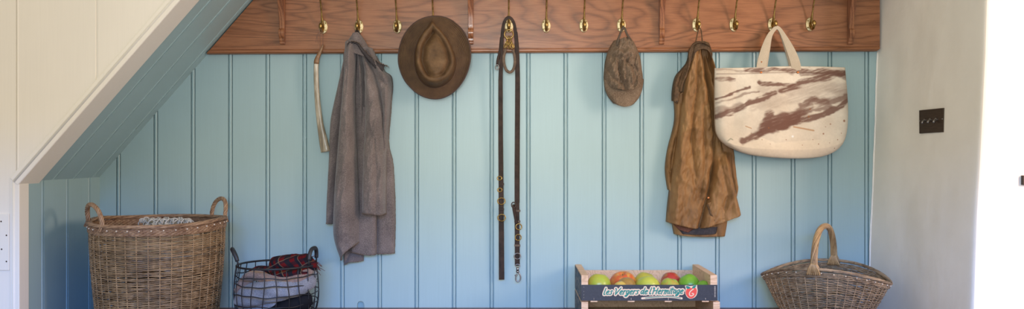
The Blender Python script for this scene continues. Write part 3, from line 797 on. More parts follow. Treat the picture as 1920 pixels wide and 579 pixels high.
for i in range(16):
    p = Vector(wp(588+rng.rand()*3, 509+i*1.5, -.235)); 
    mb.tube([p+Vector((.003*math.cos(q*2+i)+q*.0012, .003*math.sin(q*3), .003*math.sin(q*2.2+i))) for q in np.linspace(0, 4, 9)], .0016, 5)
tag(mb.build('yarn_trim', M_paleyarn), 'short cream bobbled wool trim poking through the right of the wire basket', 'trim')

# ------------------------------------------------------------ apple crates
cyF, cyB = -.315, -.020
cx0, cx1 = at(1090, 0, cyF).x, at(1344.7, 0, cyF).x
GLY = {  # brush-script strokes, unit x-height = 1
 'l': ([[(.1, 1.58), (0, .15), (.10, .0), (.22, .10)]], .36), 'e': ([[(.06, .45), (.40, .62), (.42, .88), (.24, .98), (.05, .70), (.04, .25), (.18, .02), (.42, .14)]], .56),
 's': ([[(.42, .86), (.26, .98), (.10, .80), (.34, .38), (.28, .08), (.04, .06)]], .50), 'V': ([[(.0, 1.45), (.16, 1.5), (.26, .0)], [(.26, 0), (.86, 1.62)]], .86),
 'r': ([[(.08, .96), (.06, 0)], [(.07, .55), (.22, .92), (.42, .90)]], .46), 'g': ([[(.46, .90), (.20, .98), (.03, .55), (.12, .12), (.36, .25), (.46, .92), (.40, -.15), (.22, -.55), (-.05, -.45), (.10, -.20), (.5, .08)]], .60),
 'd': ([[(.44, .90), (.20, .98), (.03, .55), (.12, .08), (.34, .20), (.46, .9)], [(.52, 1.58), (.44, .1), (.56, .06)]], .66),
 "'": ([[(.1, 1.62), (.05, 1.35)]], .18), 'H': ([[(.05, 1.45), (.0, 0)], [(.62, 1.5), (.55, .0)], [(-.02, .75), (.62, .90)]], .80),
 'm': ([[(.08, .96), (.04, 0)], [(.06, .5), (.22, .95), (.34, .85), (.30, 0)], [(.32, .5), (.50, .95), (.62, .85), (.58, .08), (.70, .06)]], .80),
 'i': ([[(.08, .96), (.04, .12), (.16, .04)], [(.10, 1.36), (.12, 1.42)]], .26), 't': ([[(.14, 1.5), (.06, .15), (.20, .02)], [(-.06, 1.08), (.38, 1.14)]], .34),
 'a': ([[(.44, .88), (.20, .98), (.03, .55), (.12, .08), (.34, .22), (.46, .9), (.44, .1), (.56, .06)]], .60), ' ': ([], .26)}
def ribbon(mb, pts, wd, y, lift, tone=.5):
    """flat printed stroke in the XZ plane facing the room, round ended"""
    P = smoothline([(p[0], p[1]) for p in pts], max(8, len(pts)*5), 2)
    T = np.gradient(P, axis=0); T /= np.linalg.norm(T, axis=1)[:, None]+1e-9; Nn = np.stack([-T[:, 1], T[:, 0]], -1)
    a = P+Nn*wd/2; b = P-Nn*wd/2
    G = np.stack([np.stack([a[:, 0], np.full(len(a), y-lift), a[:, 1]], -1), np.stack([b[:, 0], np.full(len(a), y-lift), b[:, 1]], -1)], 0)
    mb.grid(G)
    for c in (P[0], P[-1]):
        q = np.arange(10)/10*2*PI; mb.add([(c[0]+wd/2*math.cos(t_), y-lift, c[1]+wd/2*math.sin(t_)) for t_ in q], [tuple(range(10))])
def text_strokes(txt, x0, z0, x1, z1, xh):
    """strokes laid along the baseline from (x0,z0) to (x1,z1)"""
    total = sum(GLY[c][1] for c in txt); k = (x1-x0)/(total*1.0); out = []; cur = 0
    for c in txt:
        for st in GLY[c][0]:
            out.append([(x0+(cur+p[0])*k+.30*p[1]*xh, z0+(z1-z0)*((cur+p[0])*k)/(x1-x0)+p[1]*xh) for p in st])
        cur += GLY[c][1]
    return out
def make_crate(name, label, x0, x1, zb, zt, lettering=False, dz_front=(.0, .0)):
    t = thing(name, label, 'crate', ((x0+x1)/2, (cyF+cyB)/2, zb)); TH_ = .024
    H_ = zt-zb
    for a, b in ((x0, x0+TH_), (x1-TH_, x1)):
        mb = MB(); mb.box(a, b, cyF, cyB, zb, zt); e = mb.build('end_panel', M_pale, t, smooth=False, bevel=.0012)
    mb = MB(); mb.box(x0-.0008, x0-.0002, cyF+.001, cyB-.001, zb+.001, zt-.004); mb.build('printed_end', M_navyside, t, smooth=False)
    fb = zb+.002; ft = zt-.0335
    mb = MB(); mb.box(x0, x1, cyF-.004, cyF-.0002, fb, ft); fp = mb.build('front_board', M_navy if lettering else M_navy, t, smooth=False, bevel=.0006)
    mb = MB(); mb.box(x0+TH_, x1-TH_, cyB-.005, cyB, zb+.004, zt-.022); mb.build('back_board', M_palev, t, smooth=False)
    for i in range(4):
        xx = x0+.032+i*(x1-x0-.064-.022)/3; mb = MB(); mb.box(xx, xx+.024, cyF-.004, cyB, zb-.0025, zb+.0015) ; mb.build('base_slat', M_pale, t, smooth=False)
    mb = MB(); mb.box(x0+TH_, x1-TH_, cyF, cyB-.006, zb+.0016, zb+.004); mb.build('base_sheet', M_palev, t, smooth=False)
    for i in range(4):
        xx = x0+.044+i*(x1-x0-.064-.022)/3; mb = MB(); mb.tube([(xx, cyF-.0042, zb+.0), (xx, cyF-.0046, zb+.012)], .0006, 5); mb.build('staple', M_staple, fp)
    return t, fp
zmid = at(0, 563.3, cyF).z; ztop = at(0, 515.6, cyF).z
crl, _ = make_crate('fruit_crate', 'lower of two stacked wooden fruit crates, empty, standing on the bench', cx0, cx1+.010, BZ+.0025, zmid-.0045)
cru, fp = make_crate('fruit_crate', 'upper wooden fruit crate with navy lettered front, full of apples', cx0, cx1, zmid-.0015, ztop, True)
for i in (0, 1, 2, 3):
    z_ = at(0, (540, 548, 554, 559)[i], cyF).z
    for px in ((1094.5,) if i < 4 else ()):
        p = at(px, 0, cyF-.0042); mb = MB(); mb.tube([(p.x, cyF-.0044, z_), (p.x+.0006, cyF-.0046, z_+.006)], .0006, 5); mb.build('staple', M_staple, fp)
yp = cyF-.004
q0 = (1131.5, 552.2); q1 = (1281, 550.2)
st = text_strokes("les Vergers de l'Hermitage", q0[0], -q0[1], q1[0], -q1[1], 7.6)
st = [[(p[0], -p[1]) for p in k] for k in st]
GX, GY = np.meshgrid(np.linspace(1090.4, 1344.6, 1000), np.linspace(534, 562.4, 118))
C = np.ones(GX.shape+(3,))*np.array([.030, .031, .040])
C = C*(1+.5*(fbm(GX*.4, GY*.5, 5)[..., None]-.5))
scf = (vnoise(GX*.9, GY*.9, 77) > .93)*(fbm(GX*.15, GY*.2, 12) > .52); C = np.where(scf[..., None], C*2.2+.02, C)
dm = np.full(GX.shape, 1e9)
sl_ = [smoothline(k, max(8, len(k)*5), 2) for k in st]
for k in sl_: dm = np.minimum(dm, pdist(GX, GY, [tuple(p) for p in k]))
sw_o = pdist(GX, GY, [(1204, 559.0), (1225, 557), (1250, 555.8), (1266, 556.8), (1278, 559)])
cream = (dm < 3.1) | (sw_o < 1.9)
sw_i = pdist(GX, GY, [(1210, 558.3), (1228, 556.6), (1250, 555.4), (1266, 556.6), (1276, 558.4)])
green = (dm < 1.05) | (sw_i < .7)
def inpoly(pl, it=2):
    P = np.array(pl, float)
    for _ in range(it):
        Q = np.empty((2*len(P), 2)); Nx = np.roll(P, -1, 0); Q[0::2] = .75*P+.25*Nx; Q[1::2] = .25*P+.75*Nx; P = Q
    m = np.zeros(GX.shape, bool)
    for (xa, ya), (xb_, yb_) in zip(P, np.roll(P, -1, 0)):
        if ya == yb_: continue
        m ^= ((ya > GY) != (yb_ > GY)) & (GX < (xb_-xa)*(GY-ya)/(yb_-ya)+xa)
    return m
card = inpoly([(1283, 534), (1296, 536.5), (1307, 532.5), (1307, 538), (1308.5, 546), (1305, 556), (1296, 560.5), (1288, 557.5), (1284, 548), (1286, 540)], 1)
fruit = inpoly([(1286.5, 543), (1290, 538), (1296, 540), (1302.5, 537.5), (1307, 543), (1306, 551), (1300, 558.5), (1293, 559.5), (1287, 554), (1285, 548)])
leaf = inpoly([(1285.5, 535.5), (1291, 536.2), (1295.5, 539.5), (1290, 542), (1286.5, 539.5)], 1) | inpoly([(1297, 540), (1299.5, 535.5), (1306, 533.2), (1304, 539), (1300, 541)], 1)
curl_ = pdist(GX, GY, [tuple(p) for p in smoothline([(1300, 541.5), (1294.5, 545.5), (1292, 550.5), (1294, 555), (1299.5, 553.5), (1301, 550.5), (1297.5, 549.6)], 30)]) < .95
small = (np.abs(GX-1340.5) < 1.1) & (((GY*1.0) % 2.4) < 1.3) & (GY > 536) & (GY < 557)
for m_, c_ in ((cream | card, (.74, .57, .41)), (green, (.010, .20, .165)), (fruit & card, (.74, .07, .045)), (leaf & card, (.010, .20, .165)), (curl_ & card, (.74, .57, .41)), (small, (.45, .40, .34))):
    C[m_] = c_
W = atn(GX, GY, yp); W[..., 1] = yp-.0004
mb = MB(); mb.grid(W, col=C); M_print = mat('crate_print', rough=.5, build=lambda nt, b: L_(nt, attr(nt, 'paint', 'Color'), b.inputs['Base Color']))
mb.build('printed_front', M_print, fp, smooth=False)

# apples -------------------------------------------------------------------------
def apple_mat(name, base, blush, amt, streak=False):
    def f(nt, b):
        n = noise(nt, coord(nt, (1, 1, .35) if streak else (1, 1, 1)), 26 if not streak else 60, 4, .6, .3); n2 = noise(nt, coord(nt), 14, 2)
        c = mix(nt, ramp(nt, n, [(amt-.12, (0, 0, 0)), (amt+.12, (1, 1, 1))]), base, blush)
        c = mix(nt, ramp(nt, n2, [(.45, (0, 0, 0)), (.7, (.8, .8, .8))]), c, base)
        sp = noise(nt, coord(nt), 420, 1); c = mix(nt, ramp(nt, sp, [(.70, (0, 0, 0)), (.74, (.5, .5, .5))]), c, (.62, .55, .28))
        L_(nt, c, b.inputs['Base Color'])
    return mat(name, rough=.32, build=f)
G1, G2, G3, Yl = (.30, .42, .045), (.16, .36, .03), (.42, .50, .06), (.58, .50, .07)
apples = [
 # px, top py, radius px, Y, stretch, base, blush, amt, streak, label
 (1123.5, 512.5, 21, -.245, .92, (.36, .45, .055), (.50, .42, .05), .55, False, 'yellow-green apple at the left end of the upper crate'),
 (1168.0, 508.5, 23, -.185, .94, (.60, .40, .08), (.62, .115, .035), .42, True, 'large orange-red striped apple, second from the left in the crate'),
 (1174.5, 519.5, 17.5, -.252, .9, (.30, .17, .04), (.42, .24, .06), .5, False, 'brown russet apple in front of the large orange-red apple'),
 (1164.5, 527.0, 13, -.285, .9, (.62, .44, .10), (.45, .28, .05), .6, False, 'small dull yellow apple low against the crate front'),
 (1209.0, 509.5, 18.5, -.180, .95, (.40, .44, .05), (.48, .36, .06), .52, False, 'green-gold apple at the back, behind the large yellow one'),
 (1214.0, 516.5, 22.5, -.245, .95, (.52, .52, .07), (.44, .50, .06), .5, False, 'large lemon-yellow apple in the middle of the crate front'),
 (1258.0, 509.5, 18, -.175, .92, (.42, .30, .07), (.42, .035, .03), .36, True, 'dark red apple at the back right of the crate'),
 (1256.0, 520.5, 17, -.250, .92, (.36, .44, .06), (.55, .25, .05), .56, True, 'green apple with orange blush in front of the dark red apple'),
 (1292.0, 513.0, 19.5, -.225, .9, (.14, .36, .025), (.24, .44, .04), .52, False, 'bright leaf-green apple right of the dark red one'),
 (1318.0, 525.0, 14, -.262, .85, (.17, .36, .03), (.26, .42, .05), .55, False, 'small green apple tucked in the right corner of the crate')]
floor_z = zmid-.0015+.0042
for i, (px, py, rp, Y, st_, base, blush, amt, stk, lab) in enumerate(apples):
    r = rp/F*(D+Y); p = at(px, py, Y); hgt = p.z-floor_z
    rz = min(r*st_, hgt/2*1.0) if hgt < 2.3*r*st_ else r*st_
    rz = max(rz, hgt/2) if hgt < 2.6*r else rz
    c = Vector((p.x, Y, p.z-rz))
    nv, nu = 26, 32; th = np.linspace(0, PI, nv)[:, None]; ph = np.arange(nu)[None, :]/nu*2*PI
    prof = 1-.42*np.exp(-(th/.22)**2)-.20*np.exp(-((PI-th)/.20)**2)+.03*np.sin(th)
    sh_ = 1+.035*np.sin(5*ph+i)*np.sin(th*1.0)*((th/PI)**2)+.025*np.sin(ph*2+i*2)+.05*(fbm(np.cos(ph)*1.3*np.sin(th)+i*3, np.cos(th)*1.3+np.sin(ph)*np.sin(th), i, 2)-.5)
    rad = prof*sh_
    P = np.stack([rad*np.sin(th)*np.cos(ph)*r*(1.06-.07*th/PI), rad*np.sin(th)*np.sin(ph)*r*(1.04-.07*th/PI), rad*np.cos(th)*np.ones_like(ph)*rz*1.03], -1)
    tilt = Matrix.Rotation(.25*math.sin(i*2.1)+(-.2 if i != 1 else .1), 3, 'X') @ Matrix.Rotation(.3*math.sin(i*3.7), 3, 'Y')
    M3 = np.array(tilt); P = P@M3.T
    P[..., 2] += (rz-P[..., 2].max()); lo = P[..., 2].min()
    P = P+np.array(tuple(c))
    a = thing('apple', lab, 'apple', (c.x, Y, P[..., 2].min()), 'apples in the upper fruit crate')
    mb = MB(); mb.grid(P, closeu=True, flip=False); mb.build('flesh', apple_mat('apple_skin', base, blush, amt, stk), a, sub=1)
    top = np.array(tuple(c))+M3@np.array([0, 0, rz*.52]); tp_ = np.array(tuple(c))+M3@np.array([.002, 0, rz*.86])
    mb = MB(); mb.tube([top, (top+tp_)/2+np.array([.001, 0, 0]), tp_], .0011, 6); mb.build('stalk', M_stalk, a)

# ------------------------------------------------------------ hanging cloth
def cloth(name, m, parent, L, R, T, B, yb, bulge, creases=(), ridges=(), nu=70, nv=110, seed=1, rough=.006, nsc=.03, edge=.35, thick=.003, yfun=None, hem=None, colfn=None, tone=None, crumple=0):
    """one hanging layer: L,R run top to bottom, T,B left to right, all as seen in the photograph at depth yb;
    the surface stands off the wall by bulge, with valleys along creases and swellings along ridges"""
    u = np.linspace(0, 1, nu); v = np.linspace(0, 1, nv)
    l = interp(smoothline(L, 80, 2), v)[:, None]; r = interp(smoothline(R, 80, 2), v)[:, None]
    t = interp(smoothline(T, 80, 1), u)[None]; b = interp(smoothline(B, 80, 1), u)[None]
    U = u[None, :, None]; V = v[:, None, None]
    c00 = (l[0, 0]+t[0, 0])/2; c10 = (r[0, 0]+t[0, -1])/2; c01 = (l[-1, 0]+b[0, 0])/2; c11 = (r[-1, 0]+b[0, -1])/2
    P = (1-U)*l+U*r+(1-V)*t+V*b-((1-U)*(1-V)*c00+U*(1-V)*c10+(1-U)*V*c01+U*V*c11)
    X = P[..., 0]; Yp = P[..., 1]; U = U[..., 0]; V = V[..., 0]
    e = np.minimum(U, 1-U)*2
    prof = np.sqrt(np.clip(1-(1-np.clip(e/edge, 0, 1))**2, 0, 1))
    h = bulge*prof*(yfun(X, Yp, U, V) if yfun else 1)
    for pl, amp, wd in creases:
        d = pdist(X, Yp, pl); h = h-amp*1.5*np.exp(-(d/wd)**1.15)
    for pl, amp, wd in ridges:
        d = pdist(X, Yp, pl); h = h+amp*np.exp(-(d/wd)**2)
    h = h+rough*(fbm(X*nsc, Yp*nsc*.35, seed, 4)-.5)*2*prof
    if crumple:
        n1 = 1-np.abs(2*fbm(X*nsc*1.6+Yp*nsc*.4, Yp*nsc*.8, seed+31, 3)-1)*2.2
        h = h+crumple*n1*prof
    if bulge > 0: h = np.maximum(h, .0015)
    W = atn(X, Yp, yb); W[..., 1] -= h
    if bulge > 0: W[..., 1] = np.minimum(W[..., 1], -.038*(1-sstep(102, 130, Yp)))
    mb = MB(); mb.grid(W, flip=False, col=None if colfn is None else colfn(X, Yp, seed))
    o = mb.build(name, m, parent, thick=thick)
    o['rel'] = 0; del o['rel']
    return o, W
def hemtube(name, m, parent, line, r, jit=0):
    mb = MB(); P = np.array(line)
    if jit: P = P+np.random.RandomState(3).randn(*P.shape)*jit
    mb.tube(P, r, 6); return mb.build(name, m, parent)
def frays(mb, P, dirv, n, ln, r, seed=1):
    rr = np.random.RandomState(seed)
    for i in range(n):
        p = P[rr.randint(len(P))]; d = np.array(dirv)+rr.randn(3)*.45
        q = [p+d*ln*rr.rand()*t+np.array([0, 0, -.2*ln])*t*t for t in (0, .5, 1)]
        mb.tube(q, r, 4)

# grey wool blanket ---------------------------------------------------------------
bl = thing('wool_blanket', 'grey wool blanket with frayed edges hung in long folds from a hook', 'blanket', at(668, 480, -.05))
c1 = [(654, 100), (648, 150), (641, 205), (634, 283), (629, 360), (626, 419)]
c2 = [(669, 90), (668, 150), (668, 210), (671, 283), (674, 360), (676, 397)]
c3 = [(678, 98), (684, 130), (686, 170), (684, 240), (681, 310), (677, 395)]
c4 = [(690, 104), (705, 140), (716, 174), (721, 210), (722, 280)]
o, Wb = cloth('back_fold', M_wool, bl, [(690, 120), (706, 200), (708, 300), (702, 400), (700, 475)], [(733, 145), (735, 200), (728, 262), (732, 285), (737, 300), (740, 345), (742, 405), (740, 474)], [(690, 120), (733, 145)], [(700, 475), (740, 474)], -.008, .022,
      creases=[([(706, 280), (708, 475)], .008, 5)], seed=2, nu=30)
o, Wu = cloth('inner_fold', M_wool, bl, [(655, 200), (660, 300), (662, 400), (656, 469)], [(700, 200), (704, 300), (707, 400), (706, 476)], [(655, 200), (700, 200)], [(656, 469), (672, 473), (690, 477), (706, 476)], -.020, .026, seed=3, nu=40,
      creases=[([(668, 200), (672, 400)], .012, 6)])
o, _w = cloth('backing_fold', M_wool, bl, [(652, 86), (646, 130), (640, 200), (632, 300), (628, 400)], [(690, 90), (712, 150), (722, 220), (722, 300), (722, 390)], [(652, 86), (672, 82), (690, 90)], [(628, 400), (722, 390)], -.010, .018, seed=41, nu=40)
o, Wl = cloth('corner_fold', M_wool, bl, [(648, 440), (644, 470), (645, 496)], [(683, 440), (683, 465), (682, 488)], [(648, 440), (683, 440)], [(645, 496), (656, 490), (668, 490), (682, 488)], -.014, .016, seed=4, nu=30, nv=30,
      creases=[([(656, 474), (648, 492)], .006, 3)])
o, Wp = cloth('side_fold', M_wool, bl, [(648, 96), (641, 130), (632, 170), (624, 205), (619, 233), (617, 310), (614, 360), (612.4, 417)], [(662, 96), (654, 150), (648, 210), (640, 283), (634, 360), (629, 419)], [(648, 96), (662, 96)], [(612.4, 417), (629, 419)], -.014, .040, seed=5, nu=34, edge=.8, crumple=.004, nsc=.04,
      creases=[(c1, .014, 7)])
o, Wr = cloth('right_fold', M_wool, bl, [(668, 92), (674, 150), (676, 210), (675, 283), (675, 360), (676, 397)], [(700, 92), (722, 136), (735, 141), (737.6, 163), (734, 190), (732, 214), (727, 262), (726, 330), (726, 399)], [(668, 92), (700, 92)], [(676, 397), (700, 398), (716, 401), (726, 399)], -.018, .075, seed=6, nu=80, edge=.30, rough=.010, nsc=.045, crumple=.006,
      creases=[(c2, .050, 6), (c3, .040, 4.0), (c4, .028, 4.5), ([(692, 200), (686, 230), (683, 260)], .010, 7), ([(700, 112), (712, 145), (728, 160)], .012, 4), ([(708, 260), (712, 330), (710, 392)], .008, 5)], ridges=[([(697, 150), (705, 230), (704, 380)], .010, 10), ([(727, 150), (729, 200)], .006, 5)])
o, Wm = cloth('front_fold', M_wool, bl, [(650, 84), (649, 130), (643, 205), (635, 283), (629, 360), (626, 419), (628, 455), (641, 487)], [(672, 80), (669, 130), (668, 210), (671, 283), (674, 360), (676, 391), (677, 451)], [(650, 84), (661, 79), (672, 80)], [(641, 487), (652, 470), (666, 459), (677, 451)], -.020, .078, seed=7, nu=60, edge=.8, rough=.010, nsc=.045, crumple=.005,
      creases=[([(659, 130), (655, 170)], .005, 5), ([(630, 455), (640, 480)], .004, 6)], ridges=[([(660, 100), (657, 250), (652, 430)], .010, 9)])
o, Wc = cloth('hanging_point', M_wool, bl, [(663, 64), (656, 72), (650, 80), (650, 96)], [(674, 62), (682, 72), (697, 98), (704, 114)], [(663, 64), (674, 62)], [(650, 96), (675, 104), (704, 114)], -.052, .032, seed=8, nu=34, nv=34, edge=.5,
      ridges=[([(666, 66), (668, 80)], .006, 5)])
mb = MB()
fr = [(649, 98), (649, 84), (655, 77), (664, 77), (673, 80), (680, 90), (690, 101), (700, 110), (711, 117), (721, 121)]
fr2 = [(651, 102), (653, 88), (658, 81), (665, 81), (671, 85), (676, 96), (686, 109), (696, 121), (706, 131), (714, 136)]
A = smoothline(fr, 70); B_ = smoothline(fr2, 70)
g = np.stack([A, (A+B_)/2, B_], 0); W = atn(g[..., 0], g[..., 1], -.094)
t_ = np.linspace(0, 1, 70); dd = .018*np.sin(PI*np.clip(t_*2, 0, 1))*(t_ < .5)+.006
W[..., 1] += np.where(t_ > .25, (t_-.25)*.022, 0)[None]; W[1, :, 1] -= .006
W[..., 2] += .0012*np.sin(np.arange(70)*1.9)[None]
mb.grid(W); mb.build('edge_band', M_wooldk, bl, thick=.004)
mb = MB(); frays(mb, W[0, 20:], (.5, -.3, .5), 90, .008, .0005, 2); frays(mb, W[0, 55:], (1, 0, -.3), 30, .012, .0005, 5); mb.tube(W[0]+np.random.RandomState(1).randn(70, 3)*.0006, .0011, 5)
for Q, k in ((Wb[:, -1], 1), (Wm[-1], 2), (Wr[-1], 3), (Wu[-1], 4), (Wb[-1], 5), (Wl[-1], 6), (Wp[-1], 7), (Wr[:40, -1], 8)):
    Q = Q+np.random.RandomState(k).randn(*Q.shape)*.0004; mb.tube(Q, .0011, 5); frays(mb, Q, (.2, -.2, -.4), 22, .005, .00035, k)
mb.build('frayed_edge', M_thread, bl)
mb = MB(); hp = at(669, 60, -.066); mb.tube([(hp.x-.006, -.060, hp.z-.012), (hp.x-.004, -.066, hp.z+.004), (hp.x+.001, -.068, hp.z+.008), (hp.x+.006, -.066, hp.z+.003), (hp.x+.012, -.060, hp.z-.014)], .0032, 8)
mb.build('hanging_loop', M_wooldk, bl)

# waxed jacket --------------------------------------------------------------------
jk = thing('waxed_jacket', 'brown waxed cotton jacket with turned-up collar hanging next to the canvas bag', 'jacket', at(1318, 444, -.05))
jm = M_wax
cloth('inner_back', jm, jk, [(1340, 230), (1352, 290), (1360, 360), (1362, 412)], [(1362, 230), (1375, 279), (1380, 320), (1381, 340), (1384, 352), (1379, 372), (1372, 400)], [(1340, 230), (1362, 230)], [(1362, 412), (1372, 400)], -.008, .026, seed=12, nu=30,
      creases=[([(1366, 290), (1374, 360)], .008, 4), ([(1376, 300), (1378, 330)], .006, 3)])
cloth('lower_hem', jm, jk, [(1257, 405), (1260, 424), (1263, 438)], [(1366, 395), (1363, 420), (1359, 442)], [(1257, 405), (1366, 395)], [(1263, 438), (1280, 441), (1310, 443), (1359, 442)], -.010, .030, seed=13, nu=70, nv=24, edge=.3,
      creases=[([(1300, 425), (1304, 442)], .006, 5), ([(1338, 420), (1342, 442)], .005, 5)])
cloth('lining', M_lining, jk, [(1266, 418), (1272, 430), (1278, 438)], [(1345, 425), (1344, 433), (1342, 438)], [(1266, 418), (1300, 426), (1345, 425)], [(1278, 438), (1310, 440), (1342, 438)], -.036, .010, seed=14, nu=30, nv=14, edge=.3)
cloth('russet_lining', M_redlin, jk, [(1262, 420), (1272, 430)], [(1302, 428), (1290, 436)], [(1262, 420), (1302, 428)], [(1272, 430), (1290, 436)], -.046, .006, seed=15, nu=20, nv=10)
cloth('sleeve', jm, jk, [(1262, 180), (1265, 222), (1258, 253), (1252, 272), (1246.5, 304), (1246, 326), (1251, 355)], [(1285, 170), (1284, 222), (1278, 260), (1270, 300), (1262, 340), (1256, 360)], [(1262, 180), (1285, 170)], [(1251, 355), (1256, 360)], -.012, .036, seed=16, nu=30, edge=.7,
      creases=[([(1266, 260), (1258, 300), (1258, 340)], .012, 5), ([(1247, 312), (1254, 322)], .006, 4), ([(1275, 200), (1270, 250)], .006, 5)])
cloth('back_panel', jm, jk, [(1300, 84), (1288, 125), (1277, 160), (1271, 230), (1266, 268), (1258, 320), (1252, 370), (1249.5, 395), (1248, 415)], [(1326, 84), (1334, 110), (1341, 135), (1352, 200), (1360, 260), (1368, 320), (1378, 365), (1386.5, 400)], [(1300, 84), (1314, 80), (1326, 84)], [(1248, 415), (1275, 422), (1302.5, 428), (1335, 421), (1371, 406), (1386.5, 400)], -.022, .055, seed=17, nu=130, nv=170, edge=.22, rough=.013, nsc=.05, crumple=.006, yfun=lambda X, Y, U, V: 1-.62*sstep(1334, 1347, X)*(1-sstep(288, 312, Y)),
      creases=[([(1315, 90), (1322, 150), (1334, 210), (1338, 255), (1335, 304), (1326, 359), (1309, 424)], .034, 4.5),
               ([(1306, 95), (1302, 170), (1292, 260), (1300, 330)], .012, 5), ([(1322, 90), (1332, 140), (1345, 210), (1356, 280)], .022, 4),
               ([(1276, 230), (1292, 310), (1304, 380)], .006, 9), ([(1315, 200), (1318, 300), (1308, 370)], .012, 5), ([(1266, 330), (1280, 400)], .005, 8), ([(1345, 300), (1358, 360), (1350, 410)], .007, 7)],
      ridges=[([(1308, 90), (1313, 150), (1318, 220)], .009, 5), ([(1285, 230), (1272, 320), (1268, 400)], .010, 10), ([(1332, 120), (1344, 200), (1350, 260)], .008, 5), ([(1300, 240), (1310, 300), (1312, 350)], .007, 7), ([(1350, 280), (1368, 350), (1378, 398)], .010, 8)])
o, W = cloth('pocket', jm, jk, [(1325, 381), (1330, 396), (1339, 413)], [(1352, 378), (1358, 392), (1366, 407)], [(1325, 381), (1338, 376), (1352, 378)], [(1339, 413), (1352, 411), (1366, 407)], -.060, .012, seed=18, nu=24, nv=24, edge=.4)
mb = MB(); P = at(1328, 371, -.080); mb.ball(P, .0052, 12, 8, sc=(1, .5, 1)); mb.build('snap_button', M_copper, jk)
mb = MB(); e = at(1326, 383, -.068); 
mb.strap([at(1326, 383, -.072), at(1332, 399, -.074), at(1339, 414, -.072)], .007, .002, (0, 1, 0)); mb.build('pocket_edge', M_waxdk, jk)
# collar: thick roll across the top, broad dark leaf falling to the left
cloth('collar', M_waxdk, jk, [(1291, 92), (1288, 116), (1276, 130), (1264, 143), (1259, 168), (1258.5, 189)], [(1301, 84), (1296, 115), (1288, 140), (1279, 156), (1275, 175), (1270, 195)], [(1291, 92), (1301, 84)], [(1258.5, 189), (1264, 194), (1270, 195)], -.050, .030, seed=19, nu=26, nv=60, edge=.6,
      creases=[([(1282, 130), (1272, 160)], .008, 4)])
mb = MB()
cl = [(1276, 172), (1279, 155), (1288, 138), (1293, 116), (1292, 98), (1298, 84), (1308, 79), (1320, 79), (1329, 84), (1333, 94), (1333.5, 108)]
cy_ = [-.080, -.084, -.088, -.090, -.090, -.090, -.094, -.094, -.086, -.075, -.06]
pts = [at(x, y, Y) for (x, y), Y in zip(cl, cy_)]
P = smoothline(pts, 60); mb.tube(P+np.array([0, .004, 0])*np.sin(np.arange(60)*.9)[:, None]*.3, .0052+.0012*np.sin(np.arange(60)*.7), 10, flat=.8); mb.build('collar_roll', M_waxdk, jk)
cloth('neck', M_waxdk, jk, [(1298, 84), (1294, 100), (1294, 118)], [(1330, 84), (1333, 96), (1334, 112)], [(1298, 84), (1314, 77), (1330, 84)], [(1294, 118), (1300, 100), (1314, 92), (1326, 96), (1334, 112)], -.058, .026, seed=20, nu=40, nv=20, edge=.5)
mb = MB(); hx, hz_ = HX[1306]
mb.tube(smoothline([at(1304, 82, -.085), (hx-.005, -.080, hz_-.030), (hx-.001, -.078, hz_-.020), (hx+.004, -.078, hz_-.019), (hx+.008, -.080, hz_-.032), at(1317, 82, -.085)], 24), .0022, 8); mb.build('hanging_loop', M_waxdk, jk)
mb = MB(); P = at(1270, 190, -.082); mb.ball(P, .0035, 10, 6, sc=(1, .5, 1)); mb.build('collar_snap', M_bronze, jk)

# canvas bag ------------------------------------------------------------------------
bg = thing('tote_bag', 'cream canvas tote bag smeared with brown stains, hanging by its handles', 'bag', at(1465, 297, -.06))
STR = [([(1400, 131), (1450, 131), (1500, 134), (1584, 138)], 4.5, .75, 0), ([(1343, 132), (1400, 134)], 2, .35, 1), ([(1343, 147), (1360, 149), (1376, 151)], 3.2, .7, 2),
       ([(1422, 155), (1455, 158), (1486, 159)], 3.2, .9, 3), ([(1462, 172), (1485, 163), (1505, 154), (1530, 147), (1583, 138)], 5, .9, 4),
       ([(1342, 186), (1370, 176), (1403, 165)], 2.2, .8, 5), ([(1342, 196), (1365, 188), (1395, 178), (1420, 172)], 2.0, .5, 6),
       ([(1341, 218), (1360, 212), (1390, 200), (1420, 186), (1450, 175)], 4.2, .9, 7), ([(1341, 207), (1365, 205), (1385, 198)], 5, .45, 8),
       ([(1390, 266), (1410, 256), (1430, 246), (1455, 238), (1485, 231)], 6.0, .9, 9), ([(1450, 240), (1480, 232), (1515, 222), (1545, 212), (1565, 204), (1590, 186)], 5, .95, 10),
       ([(1428, 243), (1433, 226), (1440, 214)], 8, .85, 11), ([(1440, 228), (1462, 218), (1480, 222), (1500, 210)], 8, .8, 12), ([(1475, 222), (1505, 210), (1520, 190), (1545, 190)], 6, .55, 13),
       ([(1500, 196), (1525, 186), (1548, 192), (1575, 184), (1586, 180)], 5, .65, 14), ([(1425, 166), (1490, 172), (1540, 160), (1586, 168)], 9, .28, 15), ([(1410, 200), (1470, 190), (1585, 172)], 8, .22, 16),
       ([(1432, 238), (1458, 228), (1490, 222)], 8, .85, 17), ([(1420, 252), (1450, 240), (1475, 232)], 5, .9, 18), ([(1500, 214), (1520, 203), (1550, 200)], 5, .6, 19), ([(1500, 139), (1560, 141), (1584, 146)], 3, .5, 20)]
SPT = [(1578, 227, 2.6), (1539, 251, 1.8), (1552, 233, 1.5), (1512, 219, 2.2), (1515, 205, 1.6), (1437, 240, 1.6), (1543, 238, 1), (1530, 270, 1.3), (1565, 262, 1.2), (1560, 278, 1.2), (1500, 272, 1), (1470, 262, 1.1), (1425, 262, 1), (1440, 270, .8), (1405, 250, .9), (1550, 268, .9), (1520, 262, .9), (1572, 250, 1)]
